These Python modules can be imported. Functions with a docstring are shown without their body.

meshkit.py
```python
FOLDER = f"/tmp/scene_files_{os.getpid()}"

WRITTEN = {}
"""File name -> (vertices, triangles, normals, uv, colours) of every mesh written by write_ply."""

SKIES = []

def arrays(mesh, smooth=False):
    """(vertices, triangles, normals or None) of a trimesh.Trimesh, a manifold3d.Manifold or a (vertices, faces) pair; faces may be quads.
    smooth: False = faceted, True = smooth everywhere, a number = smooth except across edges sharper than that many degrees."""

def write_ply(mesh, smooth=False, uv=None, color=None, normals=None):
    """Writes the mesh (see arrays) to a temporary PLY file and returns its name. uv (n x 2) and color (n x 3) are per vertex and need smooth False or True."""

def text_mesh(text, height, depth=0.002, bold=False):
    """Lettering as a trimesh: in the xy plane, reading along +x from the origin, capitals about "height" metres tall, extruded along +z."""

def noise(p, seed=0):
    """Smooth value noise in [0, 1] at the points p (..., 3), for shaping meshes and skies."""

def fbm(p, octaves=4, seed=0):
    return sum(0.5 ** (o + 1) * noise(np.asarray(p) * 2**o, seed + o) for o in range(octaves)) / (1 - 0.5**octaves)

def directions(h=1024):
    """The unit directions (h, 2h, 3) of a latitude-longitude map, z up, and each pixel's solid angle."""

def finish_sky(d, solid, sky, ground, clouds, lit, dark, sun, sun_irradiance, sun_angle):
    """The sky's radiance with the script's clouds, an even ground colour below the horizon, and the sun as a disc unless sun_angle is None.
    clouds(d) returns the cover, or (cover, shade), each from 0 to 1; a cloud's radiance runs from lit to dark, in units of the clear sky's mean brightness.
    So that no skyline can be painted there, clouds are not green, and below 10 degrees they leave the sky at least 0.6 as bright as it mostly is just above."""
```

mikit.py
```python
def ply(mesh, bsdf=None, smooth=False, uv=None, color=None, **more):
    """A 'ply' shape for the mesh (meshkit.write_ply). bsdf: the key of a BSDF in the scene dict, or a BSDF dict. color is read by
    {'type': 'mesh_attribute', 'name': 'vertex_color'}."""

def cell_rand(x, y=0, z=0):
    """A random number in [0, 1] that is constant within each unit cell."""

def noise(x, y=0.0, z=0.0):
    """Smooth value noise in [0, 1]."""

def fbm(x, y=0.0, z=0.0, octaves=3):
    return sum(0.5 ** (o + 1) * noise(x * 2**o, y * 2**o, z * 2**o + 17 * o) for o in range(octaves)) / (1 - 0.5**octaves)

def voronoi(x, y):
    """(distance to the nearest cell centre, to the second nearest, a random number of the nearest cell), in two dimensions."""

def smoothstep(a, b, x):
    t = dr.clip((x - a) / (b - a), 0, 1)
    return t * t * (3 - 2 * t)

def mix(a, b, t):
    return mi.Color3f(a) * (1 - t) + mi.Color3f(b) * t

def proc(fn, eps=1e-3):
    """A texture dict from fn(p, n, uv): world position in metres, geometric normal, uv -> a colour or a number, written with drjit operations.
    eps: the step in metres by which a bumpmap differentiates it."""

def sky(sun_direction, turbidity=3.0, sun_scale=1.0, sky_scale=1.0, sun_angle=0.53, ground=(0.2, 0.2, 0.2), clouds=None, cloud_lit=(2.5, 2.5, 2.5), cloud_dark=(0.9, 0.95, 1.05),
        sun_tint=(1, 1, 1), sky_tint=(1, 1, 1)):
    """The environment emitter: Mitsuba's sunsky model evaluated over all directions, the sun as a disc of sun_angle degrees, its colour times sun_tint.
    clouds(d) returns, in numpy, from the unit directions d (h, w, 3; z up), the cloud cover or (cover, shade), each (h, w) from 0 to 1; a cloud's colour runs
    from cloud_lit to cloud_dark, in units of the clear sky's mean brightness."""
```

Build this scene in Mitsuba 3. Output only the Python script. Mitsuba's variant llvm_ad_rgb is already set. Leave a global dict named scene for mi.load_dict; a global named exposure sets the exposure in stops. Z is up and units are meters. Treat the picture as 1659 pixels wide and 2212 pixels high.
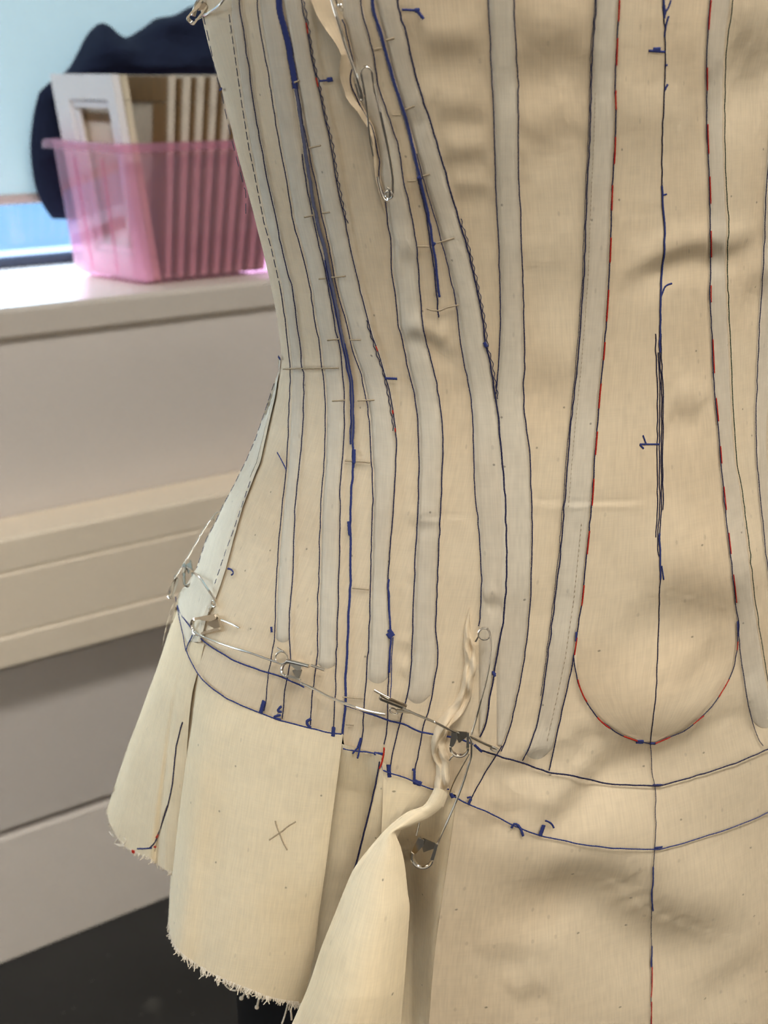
import math, random
import numpy as np, trimesh, mitsuba as mi, drjit as dr
import mikit, meshkit
from mikit import proc, noise, fbm, voronoi, cell_rand, smoothstep, mix
from scipy.interpolate import PchipInterpolator as PC
from shapely.geometry import Polygon, LineString, Point
from shapely import union_all
T = mi.ScalarTransform4f
scene, labels = {}, {}
rng = np.random.default_rng(7)

# ------------------------------------------------------------------ camera, sky, room lamps, exposure
F = 2600.0                                    # focal length for a 1659-wide frame
PITCH = math.atan(969 / F)
C = np.array([0, 0, 1.13])
R = np.array([1.0, 0, 0]); FW = np.array([0, math.cos(PITCH), -math.sin(PITCH)]); U = np.array([0, math.sin(PITCH), math.cos(PITCH)])
exposure = 1.4
scene['camera'] = {'type': 'thinlens', 'fov': math.degrees(2 * math.atan(829.5 / F)), 'fov_axis': 'x', 'aperture_radius': 0.0017,
                   'focus_distance': 0.545, 'near_clip': 0.02, 'far_clip': 200.0,
                   'to_world': T().look_at(origin=C.tolist(), target=(C + FW).tolist(), up=[0, 0, 1])}
scene['sky'] = mikit.sky((-0.8, 0.5, 0.75), turbidity=4.0, sun_scale=0.0, sky_scale=20.0, ground=(0.35, 0.42, 0.45))
LAMP = np.array([1.0, 0.965, 0.905]) * 11.0     # radiance of the ceiling lamps
LAMPS = [(-0.08, 1.68, 0.6, 0.16, 1.06), (-2.0, 1.65, 0.5, 0.16, 0.03), (-0.9, 3.7, 0.6, 0.16, 0.85), (0.8, 3.7, 0.6, 0.16, 0.10)]   # s, d, half sizes, level

# ------------------------------------------------------------------ small helpers
def lin(r, g, b):
    c = np.array([r, g, b]) / 255.0
    return [float(x) for x in np.where(c <= 0.04045, c / 12.92, ((c + 0.055) / 1.055) ** 2.4)]
def rgb(c): return {'type': 'rgb', 'value': list(map(float, c))}
def mat(key, **k):
    two = k.pop('two', True)
    b = {'type': 'principled', **{n: (rgb(v) if n == 'base_color' and not isinstance(v, dict) else v) for n, v in k.items()}}
    scene[key] = {'type': 'twosided', 'bsdf': b} if two else b
used = {}
def key_of(name):
    used[name] = used.get(name, -1) + 1
    return name if used[name] == 0 else f'{name}_{used[name]:03d}'
def put(name, mesh, m, smooth=False, parent=None, label=None, cat=None, group=None, kind=None, uv=None, normals=None, **more):
    k = key_of(f'{parent}__{name}' if parent else name)
    if normals is not None:
        if (mesh.face_normals * normals[mesh.faces[:, 0]]).sum() < 0: mesh = trimesh.Trimesh(mesh.vertices, mesh.faces[:, ::-1], process=False)
        p = meshkit.write_ply(mesh, True, uv, None, normals)
        scene[k] = {'type': 'ply', 'filename': p, 'face_normals': False, 'bsdf': {'type': 'ref', 'id': m}, **more}
    else:
        scene[k] = mikit.ply(mesh, m, smooth=smooth, uv=uv, **more)
    tag(k, label, cat, group, kind)
    return k
def tag(k, label=None, cat=None, group=None, kind=None):
    d = {n: v for n, v in (('label', label), ('category', cat), ('group', group), ('kind', kind)) if v}
    if d: labels.setdefault(k, {}).update(d)
def thing(name, label, cat, group=None):
    k = key_of(name); tag(k, label, cat, group); return k
def ray(x, y):
    return ((np.asarray(x, float) - 829.5) / F)[..., None] * R + ((1106 - np.asarray(y, float)) / F)[..., None] * U + FW
def proj(P):
    q = P - C; d = q @ FW
    return 829.5 + F * (q @ R) / d, 1106 - F * (q @ U) / d, d
def tube(P, r, sides=7, flat=None, nrm=None, caps=True):
    """Tube along P; flat/nrm give an elliptical section: half height flat along nrm."""
    P = np.asarray(P, float); n = len(P)
    t = np.gradient(P, axis=0); t /= np.linalg.norm(t, axis=1, keepdims=True) + 1e-12
    if nrm is None:
        a = np.zeros_like(P); ref = np.array([0, 0, 1.0]) if abs(t[0, 2]) < 0.9 else np.array([1.0, 0, 0])
        v = np.cross(t[0], ref); v /= np.linalg.norm(v)
        for i in range(n):
            v = v - (v @ t[i]) * t[i]; v /= np.linalg.norm(v) + 1e-12; a[i] = v
        b = np.cross(t, a)
    else:
        b = nrm - (nrm * t).sum(1, keepdims=True) * t; b /= np.linalg.norm(b, axis=1, keepdims=True) + 1e-12
        a = np.cross(b, t)
    r = np.broadcast_to(r, (n,)); fb = r if flat is None else np.broadcast_to(flat, (n,))
    an = np.arange(sides) * 2 * np.pi / sides
    V = P[:, None] + (r[:, None, None] * np.cos(an)[None, :, None]) * a[:, None] + (fb[:, None, None] * np.sin(an)[None, :, None]) * b[:, None]
    i, j = np.meshgrid(np.arange(n - 1), np.arange(sides), indexing='ij')
    q = np.stack([i * sides + j, i * sides + (j + 1) % sides, (i + 1) * sides + (j + 1) % sides, (i + 1) * sides + j], -1).reshape(-1, 4)
    f = np.vstack([q[:, [0, 1, 2]], q[:, [0, 2, 3]]]); V = V.reshape(-1, 3)
    if caps:
        V = np.vstack([V, P[0], P[-1]]); k = np.arange(sides)
        f = np.vstack([f, np.stack([0 * k + n * sides, (k + 1) % sides, k], 1), np.stack([0 * k + n * sides + 1, (n - 1) * sides + k, (n - 1) * sides + (k + 1) % sides], 1)])
    return trimesh.Trimesh(V, f, process=False)
def cat_mesh(ms): return trimesh.util.concatenate(ms)
def gridmesh(P):
    n, m = P.shape[:2]
    i, j = np.meshgrid(np.arange(n - 1), np.arange(m - 1), indexing='ij')
    a = i * m + j
    q = np.stack([a, a + 1, a + m + 1, a + m], -1).reshape(-1, 4)
    return trimesh.Trimesh(P.reshape(-1, 3), np.vstack([q[:, [0, 1, 2]], q[:, [0, 2, 3]]]), process=False)
def gridnormals(P):
    du = np.gradient(P, axis=1); dv = np.gradient(P, axis=0)
    n = np.cross(du, dv); n /= np.linalg.norm(n, axis=2, keepdims=True) + 1e-15
    return n
def dense(pts, step=4.0, jit=0.0, seed=0):
    pts = np.asarray(pts, float)
    keep = np.r_[True, np.linalg.norm(np.diff(pts, axis=0), axis=1) > 1e-6]; pts = pts[keep]
    s = np.r_[0, np.cumsum(np.linalg.norm(np.diff(pts, axis=0), axis=1))]
    n = max(2, int(s[-1] / step) + 1)
    t = np.linspace(0, s[-1], n)
    out = np.stack([PC(s, pts[:, k])(t) for k in range(pts.shape[1])], 1) if len(pts) > 2 else np.stack([np.interp(t, s, pts[:, k]) for k in range(pts.shape[1])], 1)
    if jit:
        g = np.random.default_rng(seed); ctl = np.arange(0, s[-1] + 40, 17.0)
        for k in (0, 1): out[:, k] += jit * PC(ctl, g.normal(size=len(ctl)))(t) if len(ctl) > 2 else 0
    return out
# tracing regions of the photograph: region pixel -> full-frame pixel
def reg(x0, y0, s): return lambda *p: [(x0 + a / s, y0 + b / s) for a, b in p]
r1 = reg(0, 0, 2.676); r2 = reg(380, 0, 3.1904); r3 = reg(560, 450, 2.9625); r4 = reg(340, 950, 2.9625); r5 = reg(780, 1250, 3.16)
r6 = reg(200, 1650, 2.37); r7 = reg(1050, 0, 2.212); r8 = reg(1050, 950, 2.212); rb = reg(680, 0, 3.7705); ra = reg(660, 0, 6.9125)
rc = reg(840, 1320, 3.814); rd = reg(340, 1090, 7.541); re_ = reg(570, 1380, 10.369); rf = reg(780, 1460, 4.879); rg = reg(620, 1600, 2.4397); rt = reg(400, 0, 7.541)
rh = reg(1000, 900, 2.5175); rk = reg(230, 1680, 8.7316); rm = reg(350, 1960, 4.4838)

from scipy.interpolate import LinearNDInterpolator
def resample(p, n):
    p = np.asarray(p, float); s = np.r_[0, np.cumsum(np.linalg.norm(np.diff(p, axis=0), axis=1))]; t = np.linspace(0, s[-1], n)
    return np.stack([PC(s, p[:, k])(t) if len(p) > 2 else np.interp(t, s, p[:, k]) for k in (0, 1)], 1)
def coons(top, bottom, left, right, nu, nv):
    t, b, l, r = resample(top, nu), resample(bottom, nu), resample(left, nv), resample(right, nv)
    u = np.linspace(0, 1, nu)[None, :, None]; v = np.linspace(0, 1, nv)[:, None, None]
    c = (1 - v) * t[None] + v * b[None] + (1 - u) * l[:, None] + u * r[:, None]
    return c - ((1 - u) * (1 - v) * t[0] + u * (1 - v) * t[-1] + (1 - u) * v * b[0] + u * v * b[-1])

# ------------------------------------------------------------------ materials
def cloth_fn(c0, c1, fleck=1.0):
    c0, c1 = mi.Color3f(c0), mi.Color3f(c1)
    def fn(p, n, uv):
        u, v = uv.x, uv.y
        warp = noise(u * 2300, v * 160)
        weft = noise(u * 160, v * 2000, 5.0)
        big = fbm(u * 14, v * 14, 3.0)
        mott = noise(u * 300, v * 300, 9.0)
        k = 0.875 + 0.09 * warp + 0.03 * weft + 0.08 * big + 0.05 * mott
        d, _, rnd = voronoi(u * 45, v * 45)
        sp = dr.select(rnd > 0.72, 1 - smoothstep(0.012, 0.03, d), 0.0) * fleck
        d2, _, rnd2 = voronoi(u * 130 + 7, v * 60)
        sp2 = dr.select(rnd2 > 0.86, 1 - smoothstep(0.04, 0.09, d2), 0.0) * fleck
        return mix(c0, c1, smoothstep(0.35, 0.7, big)) * k * (1 - 0.5 * sp) * (1 - 0.13 * sp2)
    return fn
def weave(p, n, uv):
    return 0.7 * noise(uv.x * 2300, uv.y * 500) + 0.4 * noise(uv.x * 700, uv.y * 2300, 4.0) + 0.5 * noise(uv.x * 300, uv.y * 420, 8.0)
def cloth(key, a, b):
    scene[key] = {'type': 'twosided', 'bsdf': {'type': 'bumpmap', 'arbitrary': proc(weave, 2e-4), 'scale': 0.00007,
                  'nested': {'type': 'principled', 'base_color': proc(cloth_fn(a, b)), 'roughness': 0.85, 'specular': 0.15, 'sheen': 0.25}}}
cloth('calico', lin(207, 190, 163), lin(200, 181, 153))
cloth('calico_channel', lin(197, 187, 169), lin(190, 178, 159))
cloth('calico_raw', lin(213, 197, 167), lin(206, 188, 156))
cloth('calico_binding', lin(206, 200, 184), lin(200, 192, 174))
mat('thread_navy', base_color=lin(36, 36, 64), roughness=0.7, specular=0.2)
mat('thread_green', base_color=lin(38, 52, 38), roughness=0.7, specular=0.2)
mat('ink_blue', base_color=lin(50, 57, 106), roughness=0.8, specular=0.1)
mat('ink_grey', base_color=lin(92, 92, 112), roughness=0.8, specular=0.1)
mat('ink_red', base_color=lin(165, 42, 30), roughness=0.8, specular=0.1)
mat('pencil', base_color=lin(160, 144, 120), roughness=0.9, specular=0.1)
mat('thread_pale', base_color=lin(214, 202, 182), roughness=0.85, specular=0.1)
mat('pin_steel', base_color=(0.80, 0.75, 0.67), metallic=1.0, roughness=0.13, two=True)
mat('pin_dull', base_color=(0.48, 0.43, 0.36), metallic=1.0, roughness=0.22, two=True)
mat('dress_form_black', base_color=lin(16, 16, 17), roughness=0.8, specular=0.2)

# ------------------------------------------------------------------ the room: window wall at 34 degrees to the picture
WD = np.array([.826, .563, 0]); WD /= np.linalg.norm(WD); WN = np.array([WD[1], -WD[0], 0]); W0 = np.array([-.51351, 1.29656, 0])
def W(s, d, z): return W0 + np.asarray(s)[..., None] * WD + np.asarray(d)[..., None] * WN + np.asarray(z)[..., None] * np.array([0, 0, 1.0])
def wmesh(m):
    v = np.array(m.vertices); g = trimesh.Trimesh(W(v[:, 0], v[:, 1], v[:, 2]), np.array(m.faces)[:, ::-1], process=False); return g
def bx(s0, s1, d0, d1, z0, z1, bev=.002):
    """A box with chamfered edges in wall coordinates."""
    h = np.array([s1 - s0, d1 - d0, z1 - z0]) / 2; c = np.array([s0 + s1, d0 + d1, z0 + z1]) / 2; b = min(bev, h.min() * .6)
    v = np.array([[sx * (h[0] - b * (k != 0)), sy * (h[1] - b * (k != 1)), sz * (h[2] - b * (k != 2))] for sx in (-1, 1) for sy in (-1, 1) for sz in (-1, 1) for k in range(3)])
    return wmesh(trimesh.Trimesh(v + c, process=False).convex_hull)
def hull(p): return trimesh.Trimesh(np.asarray(p, float), process=False).convex_hull
def on_d(x, y, d):
    r = ray(x, y); t = ((W0 + d * WN - C) @ WN) / (r @ WN); P = C + np.asarray(t)[..., None] * r - W0
    return P @ WD, P[..., 2]
def paint(a, spot=.06):
    def fn(p, n, uv):
        return mi.Color3f(a) * (1 - spot + 2 * spot * fbm(p.x * 5, p.y * 5, p.z * 7)) * (.985 + .03 * noise(p.x * 420, p.y * 420, p.z * 420))
    return proc(fn)
mat('wall_paint', base_color=paint(lin(208, 200, 194), .02), roughness=0.55, specular=0.3)
mat('trunking_plastic', base_color=paint(lin(228, 214, 194), .015), roughness=0.42, specular=0.4)
mat('skirting_paint', base_color=paint(lin(226, 217, 209), .02), roughness=0.5, specular=0.3)
mat('sill_paint', base_color=paint(lin(196, 187, 178), .02), roughness=0.35, specular=0.45)
mat('room_paint', base_color=lin(216, 208, 196), roughness=0.8, specular=0.2)
mat('ceiling_paint', base_color=lin(228, 224, 216), roughness=0.9, specular=0.1)
def floor_fn(p, n, uv):
    sc = smoothstep(.80, .88, noise(p.x * 9 + 3 * p.y, p.y * 26, 3.0)) * smoothstep(.55, .8, noise(p.x * 60, p.y * 60, 1.0))
    d, _, q = voronoi(p.x * 30, p.y * 30); sp = dr.select(q > .8, 1 - smoothstep(.03, .07, d), 0.0)
    return mi.Color3f(lin(57, 57, 57)) * (.85 + .3 * fbm(p.x * 8, p.y * 8, 0)) + mi.Color3f(.10, .10, .09) * (sc * .6 + sp * .5)
mat('floor_vinyl', base_color=proc(floor_fn), roughness=0.6, specular=0.25)
mat('frame_dark', base_color=lin(62, 72, 92), roughness=0.5)
mat('blind_bar', base_color=lin(196, 178, 176), roughness=0.5)
mat('cloth_navy', base_color=proc(lambda p, n, uv: mi.Color3f(lin(28, 35, 58)) * (.8 + .4 * noise(p.x * 500, p.y * 500, p.z * 500))), roughness=0.85, specular=0.15, sheen=0.3)
mat('frame_white', base_color=paint(lin(226, 224, 228), .08), roughness=0.6, specular=0.3)
mat('wood_pale', base_color=proc(lambda p, n, uv: mi.Color3f(lin(206, 194, 172)) * (.82 + .36 * noise(p.z * 10, p.x * 420, p.y * 420))), roughness=0.65)
mat('wood_brown', base_color=proc(lambda p, n, uv: mi.Color3f(lin(116, 90, 58)) * (.8 + .4 * noise(p.z * 12, p.x * 300, p.y * 300))), roughness=0.7)
mat('canvas_edge', base_color=proc(lambda p, n, uv: mi.Color3f(lin(198, 188, 174)) * (.85 + .25 * noise(p.x * 260, p.y * 260, p.z * 90))), roughness=0.85, specular=0.1)
mat('backing_board', base_color=lin(216, 204, 186), roughness=0.85, specular=0.1)
mat('lamp_body', base_color=lin(235, 235, 235), roughness=0.5)
mat('outdoor_paving', base_color=lin(62, 84, 92), roughness=0.9, specular=0.1)
scene['blind_fabric'] = {'type': 'principledthin', 'base_color': rgb(lin(196, 222, 230)), 'roughness': 0.9, 'diff_trans': 0.11, 'eta': 1.3}
scene['pane_glass'] = {'type': 'thindielectric', 'int_ior': 1.5}
scene['pink_plastic'] = {'type': 'blendbsdf', 'weight': 0.22,
    'a': {'type': 'thindielectric', 'int_ior': 1.45, 'specular_transmittance': rgb((0.92, 0.60, 0.70))},
    'b': {'type': 'principledthin', 'base_color': rgb((0.90, 0.58, 0.80)), 'roughness': 0.5, 'diff_trans': 1.0, 'eta': 1.4}}
S0, S1 = -2.6, 2.6
def struct(name, mesh, m, parent=None, label=None, smooth=False): return put(name, mesh, m, smooth, parent, label, kind=None if parent else 'structure')
floor = struct('floor', wmesh(trimesh.creation.box(bounds=[(S0 - .2, -.4, -.06), (S1 + .2, 4.4, 0)])), 'floor_vinyl')
struct('ceiling', wmesh(trimesh.creation.box(bounds=[(S0 - .2, -.4, 2.6), (S1 + .2, 4.4, 2.66)])), 'ceiling_paint')
struct('wall_right', wmesh(trimesh.creation.box(bounds=[(S1, -.4, 0), (S1 + .1, 4.4, 2.6)])), 'room_paint')
struct('wall_left', wmesh(trimesh.creation.box(bounds=[(S0 - .1, -.4, 0), (S0, 4.4, 2.6)])), 'room_paint')
struct('wall_back', wmesh(trimesh.creation.box(bounds=[(S0, 4.2, 0), (S1, 4.3, 2.6)])), 'room_paint')
OP0, OP1 = -2.4, 1.7                                            # the window opening
wallw = cat_mesh([wmesh(trimesh.creation.box(bounds=b)) for b in ([(S0, -.40, .205), (S1, -.003, .836)], [(S0, -.40, .836), (OP0, -.12, 2.6)], [(OP1, -.40, .836), (S1, -.12, 2.6)], [(OP0, -.40, 2.25), (OP1, -.12, 2.6)])])
ww = struct('wall_window', wallw, 'wall_paint', label='painted window wall with panels below the sill')
put('panel', bx(S0, S1, -.006, 0, .202, .834, .0015), 'wall_paint', parent=ww)
struct('baseboard_window', cat_mesh([bx(S0, S1, -.4, 0, .0, .190, .003)]), 'skirting_paint')
struct('trim_1', bx(S0, S1, -.4, -.02, .188, .206, .001), 'frame_dark', label='dark groove between the wall panel and the baseboard')
win = struct('window_1', bx(OP0, OP1, -.335, -.27, .872, .887, .003), 'frame_dark', label='dark bottom rail of the window under the blind')
put('frame', cat_mesh([bx(OP0, OP1, -.335, -.27, 2.2, 2.25, .003), bx(OP0, OP0 + .05, -.335, -.27, .88, 2.22, .003), bx(OP1 - .05, OP1, -.335, -.27, .88, 2.22, .003)]), 'frame_dark', parent=win)
put('pane', wmesh(trimesh.Trimesh([(OP0, -.31, .885), (OP1, -.31, .885), (OP1, -.31, 2.22), (OP0, -.31, 2.22)], [[0, 1, 2], [0, 2, 3]], process=False)), 'pane_glass', parent=win)
put('sill', bx(S0, S1, -.34, .012, .836, .8725, .005), 'sill_paint', parent=win, label='painted window sill')
bl = thing('roller_blind', 'pale roller blind pulled down over the window to just above the sill', 'blind')
put('fabric', wmesh(trimesh.Trimesh([(-1.5, -.25, .965), (OP1 - .02, -.25, .965), (OP1 - .02, -.25, 2.2), (-1.5, -.25, 2.2)], [[0, 1, 2], [0, 2, 3]], process=False)), 'blind_fabric', parent=bl)
put('bottom_bar', bx(-1.5, OP1 - .02, -.255, -.243, .957, .970, .004), 'blind_bar', parent=bl, label='pinkish bottom bar')
put('roller', bx(-1.5, OP1 - .02, -.27, -.23, 2.19, 2.24, .01), 'blind_bar', parent=bl)
tr = thing('cable_trunking', 'cream plastic cable trunking running along the wall below the sill', 'trunking')
put('body', bx(S0, S1, 0, .0735, .468, .625, .004), 'trunking_plastic', parent=tr)
put('rail', bx(S0, S1, .02, .0755, .5855, .626, .003), 'trunking_plastic', parent=tr); put('cover', bx(S0, S1, .02, .0752, .5085, .5838, .0022), 'trunking_plastic', parent=tr); put('rail', bx(S0, S1, .02, .0760, .467, .5068, .003), 'trunking_plastic', parent=tr)
struct('ground_outside', wmesh(trimesh.creation.box(bounds=[(-12, -22, -.9), (12, -.45, -.8)])), 'outdoor_paving')
for i, (s, d, hs, hd, lv) in enumerate(LAMPS):
    lp = thing('ceiling_light', f'flat rectangular light panel on the ceiling, {["brightest, above the corset", "dim, left of the brightest one", "left near the back wall", "right near the back wall"][i]}', 'light')
    put('housing', bx(s - hs - .02, s + hs + .02, d - hd - .02, d + hd + .02, 2.56, 2.6, .004), 'lamp_body', parent=lp)
    q = wmesh(trimesh.Trimesh([(s - hs, d - hd, 2.555), (s + hs, d - hd, 2.555), (s + hs, d + hd, 2.555), (s - hs, d + hd, 2.555)], [[0, 2, 1], [0, 3, 2]], process=False))
    if q.face_normals[0, 2] > 0: q.invert()
    put('diffuser', q, 'lamp_body', parent=lp, emitter={'type': 'area', 'radiance': rgb(LAMP * lv)})

# ---- pink storage box on the sill
ZS = .8728
EX, EY = np.array([1, .03]), np.array([-.26, -.966])
def loop(o, w, dp, rad, n=8):
    c = [np.array(o), np.array(o) + EX * w, np.array(o) + EX * w + EY * dp, np.array(o) + EY * dp]; out = []
    for i in range(4):
        a, b, e = c[i - 1], c[i], c[(i + 1) % 4]; p, q = b + (a - b) / np.linalg.norm(a - b) * rad, b + (e - b) / np.linalg.norm(e - b) * rad
        for t in np.linspace(0, 1, n): out.append((1 - t) ** 2 * p + 2 * t * (1 - t) * b + t * t * q)
    return np.array(out)
zz = np.array([0, .004, .010, .060, .110, .155, .164]); f = zz / .164
rows = []
for z, t in zip(zz, f):
    ins = .010 * max(0, 1 - z / .010) ** 2
    lp = loop(np.array([.283, -.034]) + t * np.array([-.010, .006]) + ins * np.array([1, -1.2]), .33 + .02 * t - 2 * ins, .142 + .012 * t - 2 * ins, .016)
    rows.append(W(lp[:, 0], lp[:, 1], np.full(len(lp), ZS + .0006 + z)))
G = np.stack(rows); G = np.concatenate([G, G[:, :1]], 1)
box = thing('storage_box', 'translucent pink plastic storage box on the window sill holding canvases', 'box')
bottom = np.vstack([G[0], G[0].mean(0)[None]]); nb = len(G[0])
put('tub', cat_mesh([gridmesh(G), trimesh.Trimesh(bottom, [[i, i + 1, nb] for i in range(nb - 1)], process=False)]), 'pink_plastic', 40, box)
rim = G[-1]; out = rim - rim.mean(0); out /= np.linalg.norm(out, axis=1, keepdims=True)
RG = np.stack([rim, rim + out * .004 + [0, 0, .004], rim + out * .010 + [0, 0, .0045], rim + out * .013 + [0, 0, .001], rim + out * .0135 - [0, 0, .006]])
put('rim', gridmesh(RG), 'pink_plastic', 40, box)
for t in (.30, .66):
    a = np.array([.283, -.034]) + EY * .142 * t; b = np.array([.273, -.028]) + EY * .154 * t
    put('rib', tube(np.stack([W(a[0] - .001, a[1], ZS + .012), W(b[0] - .001, b[1], ZS + .15)]), .0010, 8), 'pink_plastic', True, box)
def leaner(s0, s1, t0, t1, z0, z1, y0, y1, ysh=0.0):
    """8-corner slab in the box: bottom s0..s1, top t0..t1, from y0 to y1 along the box's depth."""
    P = []
    for z, (a, b) in ((z0, (s0, s1)), (z1, (t0, t1))):
        for y in (y0, y1):
            for s in (a, b): q = np.array([s, -.030]) + EY * (y + ysh * (z - ZB) / (ZT - ZB)) + np.array([0, .03 * (s - .3)]); P.append(W(q[0], q[1], z))
    return np.array(P)
def slab(P, bev=.0012):
    c = P.mean(0); g = P.reshape(2, 2, 2, 3); v = []
    for i in range(2):
        for j in range(2):
            for k in range(2):
                p = g[i, j, k]
                for a in (g[1 - i, j, k], g[i, 1 - j, k], g[i, j, 1 - k]):
                    others = [o - p for o in (g[1 - i, j, k], g[i, 1 - j, k], g[i, j, 1 - k]) if o is not a]
                    v.append(p + sum(o / np.linalg.norm(o) * min(bev, .3 * np.linalg.norm(o)) for o in others))
    return hull(v)
ZB, ZT = ZS + .003, 1.1185
for i in range(9):
    b, t = .3205 + .0163 * i, .3405 + .0186 * i; th = .0126 + .0004 * (i % 3); tt_ = .0150 + .0006 * ((i * 2) % 3)
    k = thing('canvas', ['stretched canvas first in the row, next to the leaning white frame', 'stretched canvas second from the leaning white frame', 'stretched canvas third from the leaning white frame', 'stretched canvas fourth from the leaning white frame, partly behind the corset'][i] if i < 4 else f'stretched canvas seen through the pink plastic, {["fifth", "sixth", "seventh", "eighth", "ninth"][i - 4]} from the leaning white frame', 'canvas', 'stretched canvases standing in the pink box')
    zt = ZT - .002 * ((i * 3) % 4) / 3
    put('wrapped_cloth', slab(leaner(b + .003, b + th, t + .003, t + tt_, ZB, zt, .013, .124), .002), 'canvas_edge', 40, k)
    lean = lambda z: (z - ZB) / (zt - ZB) * (t - b)
    for z0, z1, y0, y1 in ((ZB, ZB + .03, .015, .122), (zt - .032, zt - .002, .015, .122), (ZB + .03, zt - .032, .015, .040), (ZB + .03, zt - .032, .096, .122)):
        put('stretcher_bar', slab(leaner(b + lean(z0), b + .004 + lean(z0), b + lean(z1), b + .004 + lean(z1), z0, z1, y0, y1), .0008), 'wood_brown', 40, k)
# leaning white frame, face to the left
fr = thing('picture_frame', 'white painted picture frame leaning in the pink box in front of the canvases', 'frame')
fb0, ft0, FT = .2985, .2815, .030
fl = lambda z: fb0 + (z - ZB) / (ZT - ZB) * (ft0 - fb0)
def fslab(a0, a1, z0, z1, y0, y1, m, nm, lab=None, bev=.001): put(nm, slab(leaner(fl(z0) + a0, fl(z0) + a1, fl(z1) + a0, fl(z1) + a1, z0, z1, y0, y1, .014), bev), m, 40, fr, lab)
BW, BN = .030, .017
for z0, z1, y0, y1 in ((ZB, ZB + BW, .014, .137), (ZT - BW, ZT, .014, .137), (ZB + BW - .001, ZT - BW + .001, .014, .014 + BN), (ZB + BW - .001, ZT - BW + .001, .137 - BW, .137)):
    fslab(0, .010, z0, z1, y0, y1, 'frame_white', 'front_bar', None, .0004); fslab(.0105, .0205, z0, z1, y0, y1, 'wood_pale', 'back_bar', 'bare wood back layer')
i0, i1 = .014 + BN, .137 - BW
for z0, z1, y0, y1 in ((ZB + BW, ZB + BW + .010, i0, i1), (ZT - BW - .010, ZT - BW, i0, i1), (ZB + BW + .010, ZT - BW - .010, i0, i0 + .004), (ZB + BW + .010, ZT - BW - .010, i1 - .010, i1)):
    fslab(.003, .009, z0, z1, y0, y1, 'frame_white', 'inner_lip')
fslab(.0145, .0185, ZB + BW + .004, ZT - BW - .004, i0 + .002, i1 - .002, 'backing_board', 'backing_board')
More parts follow.
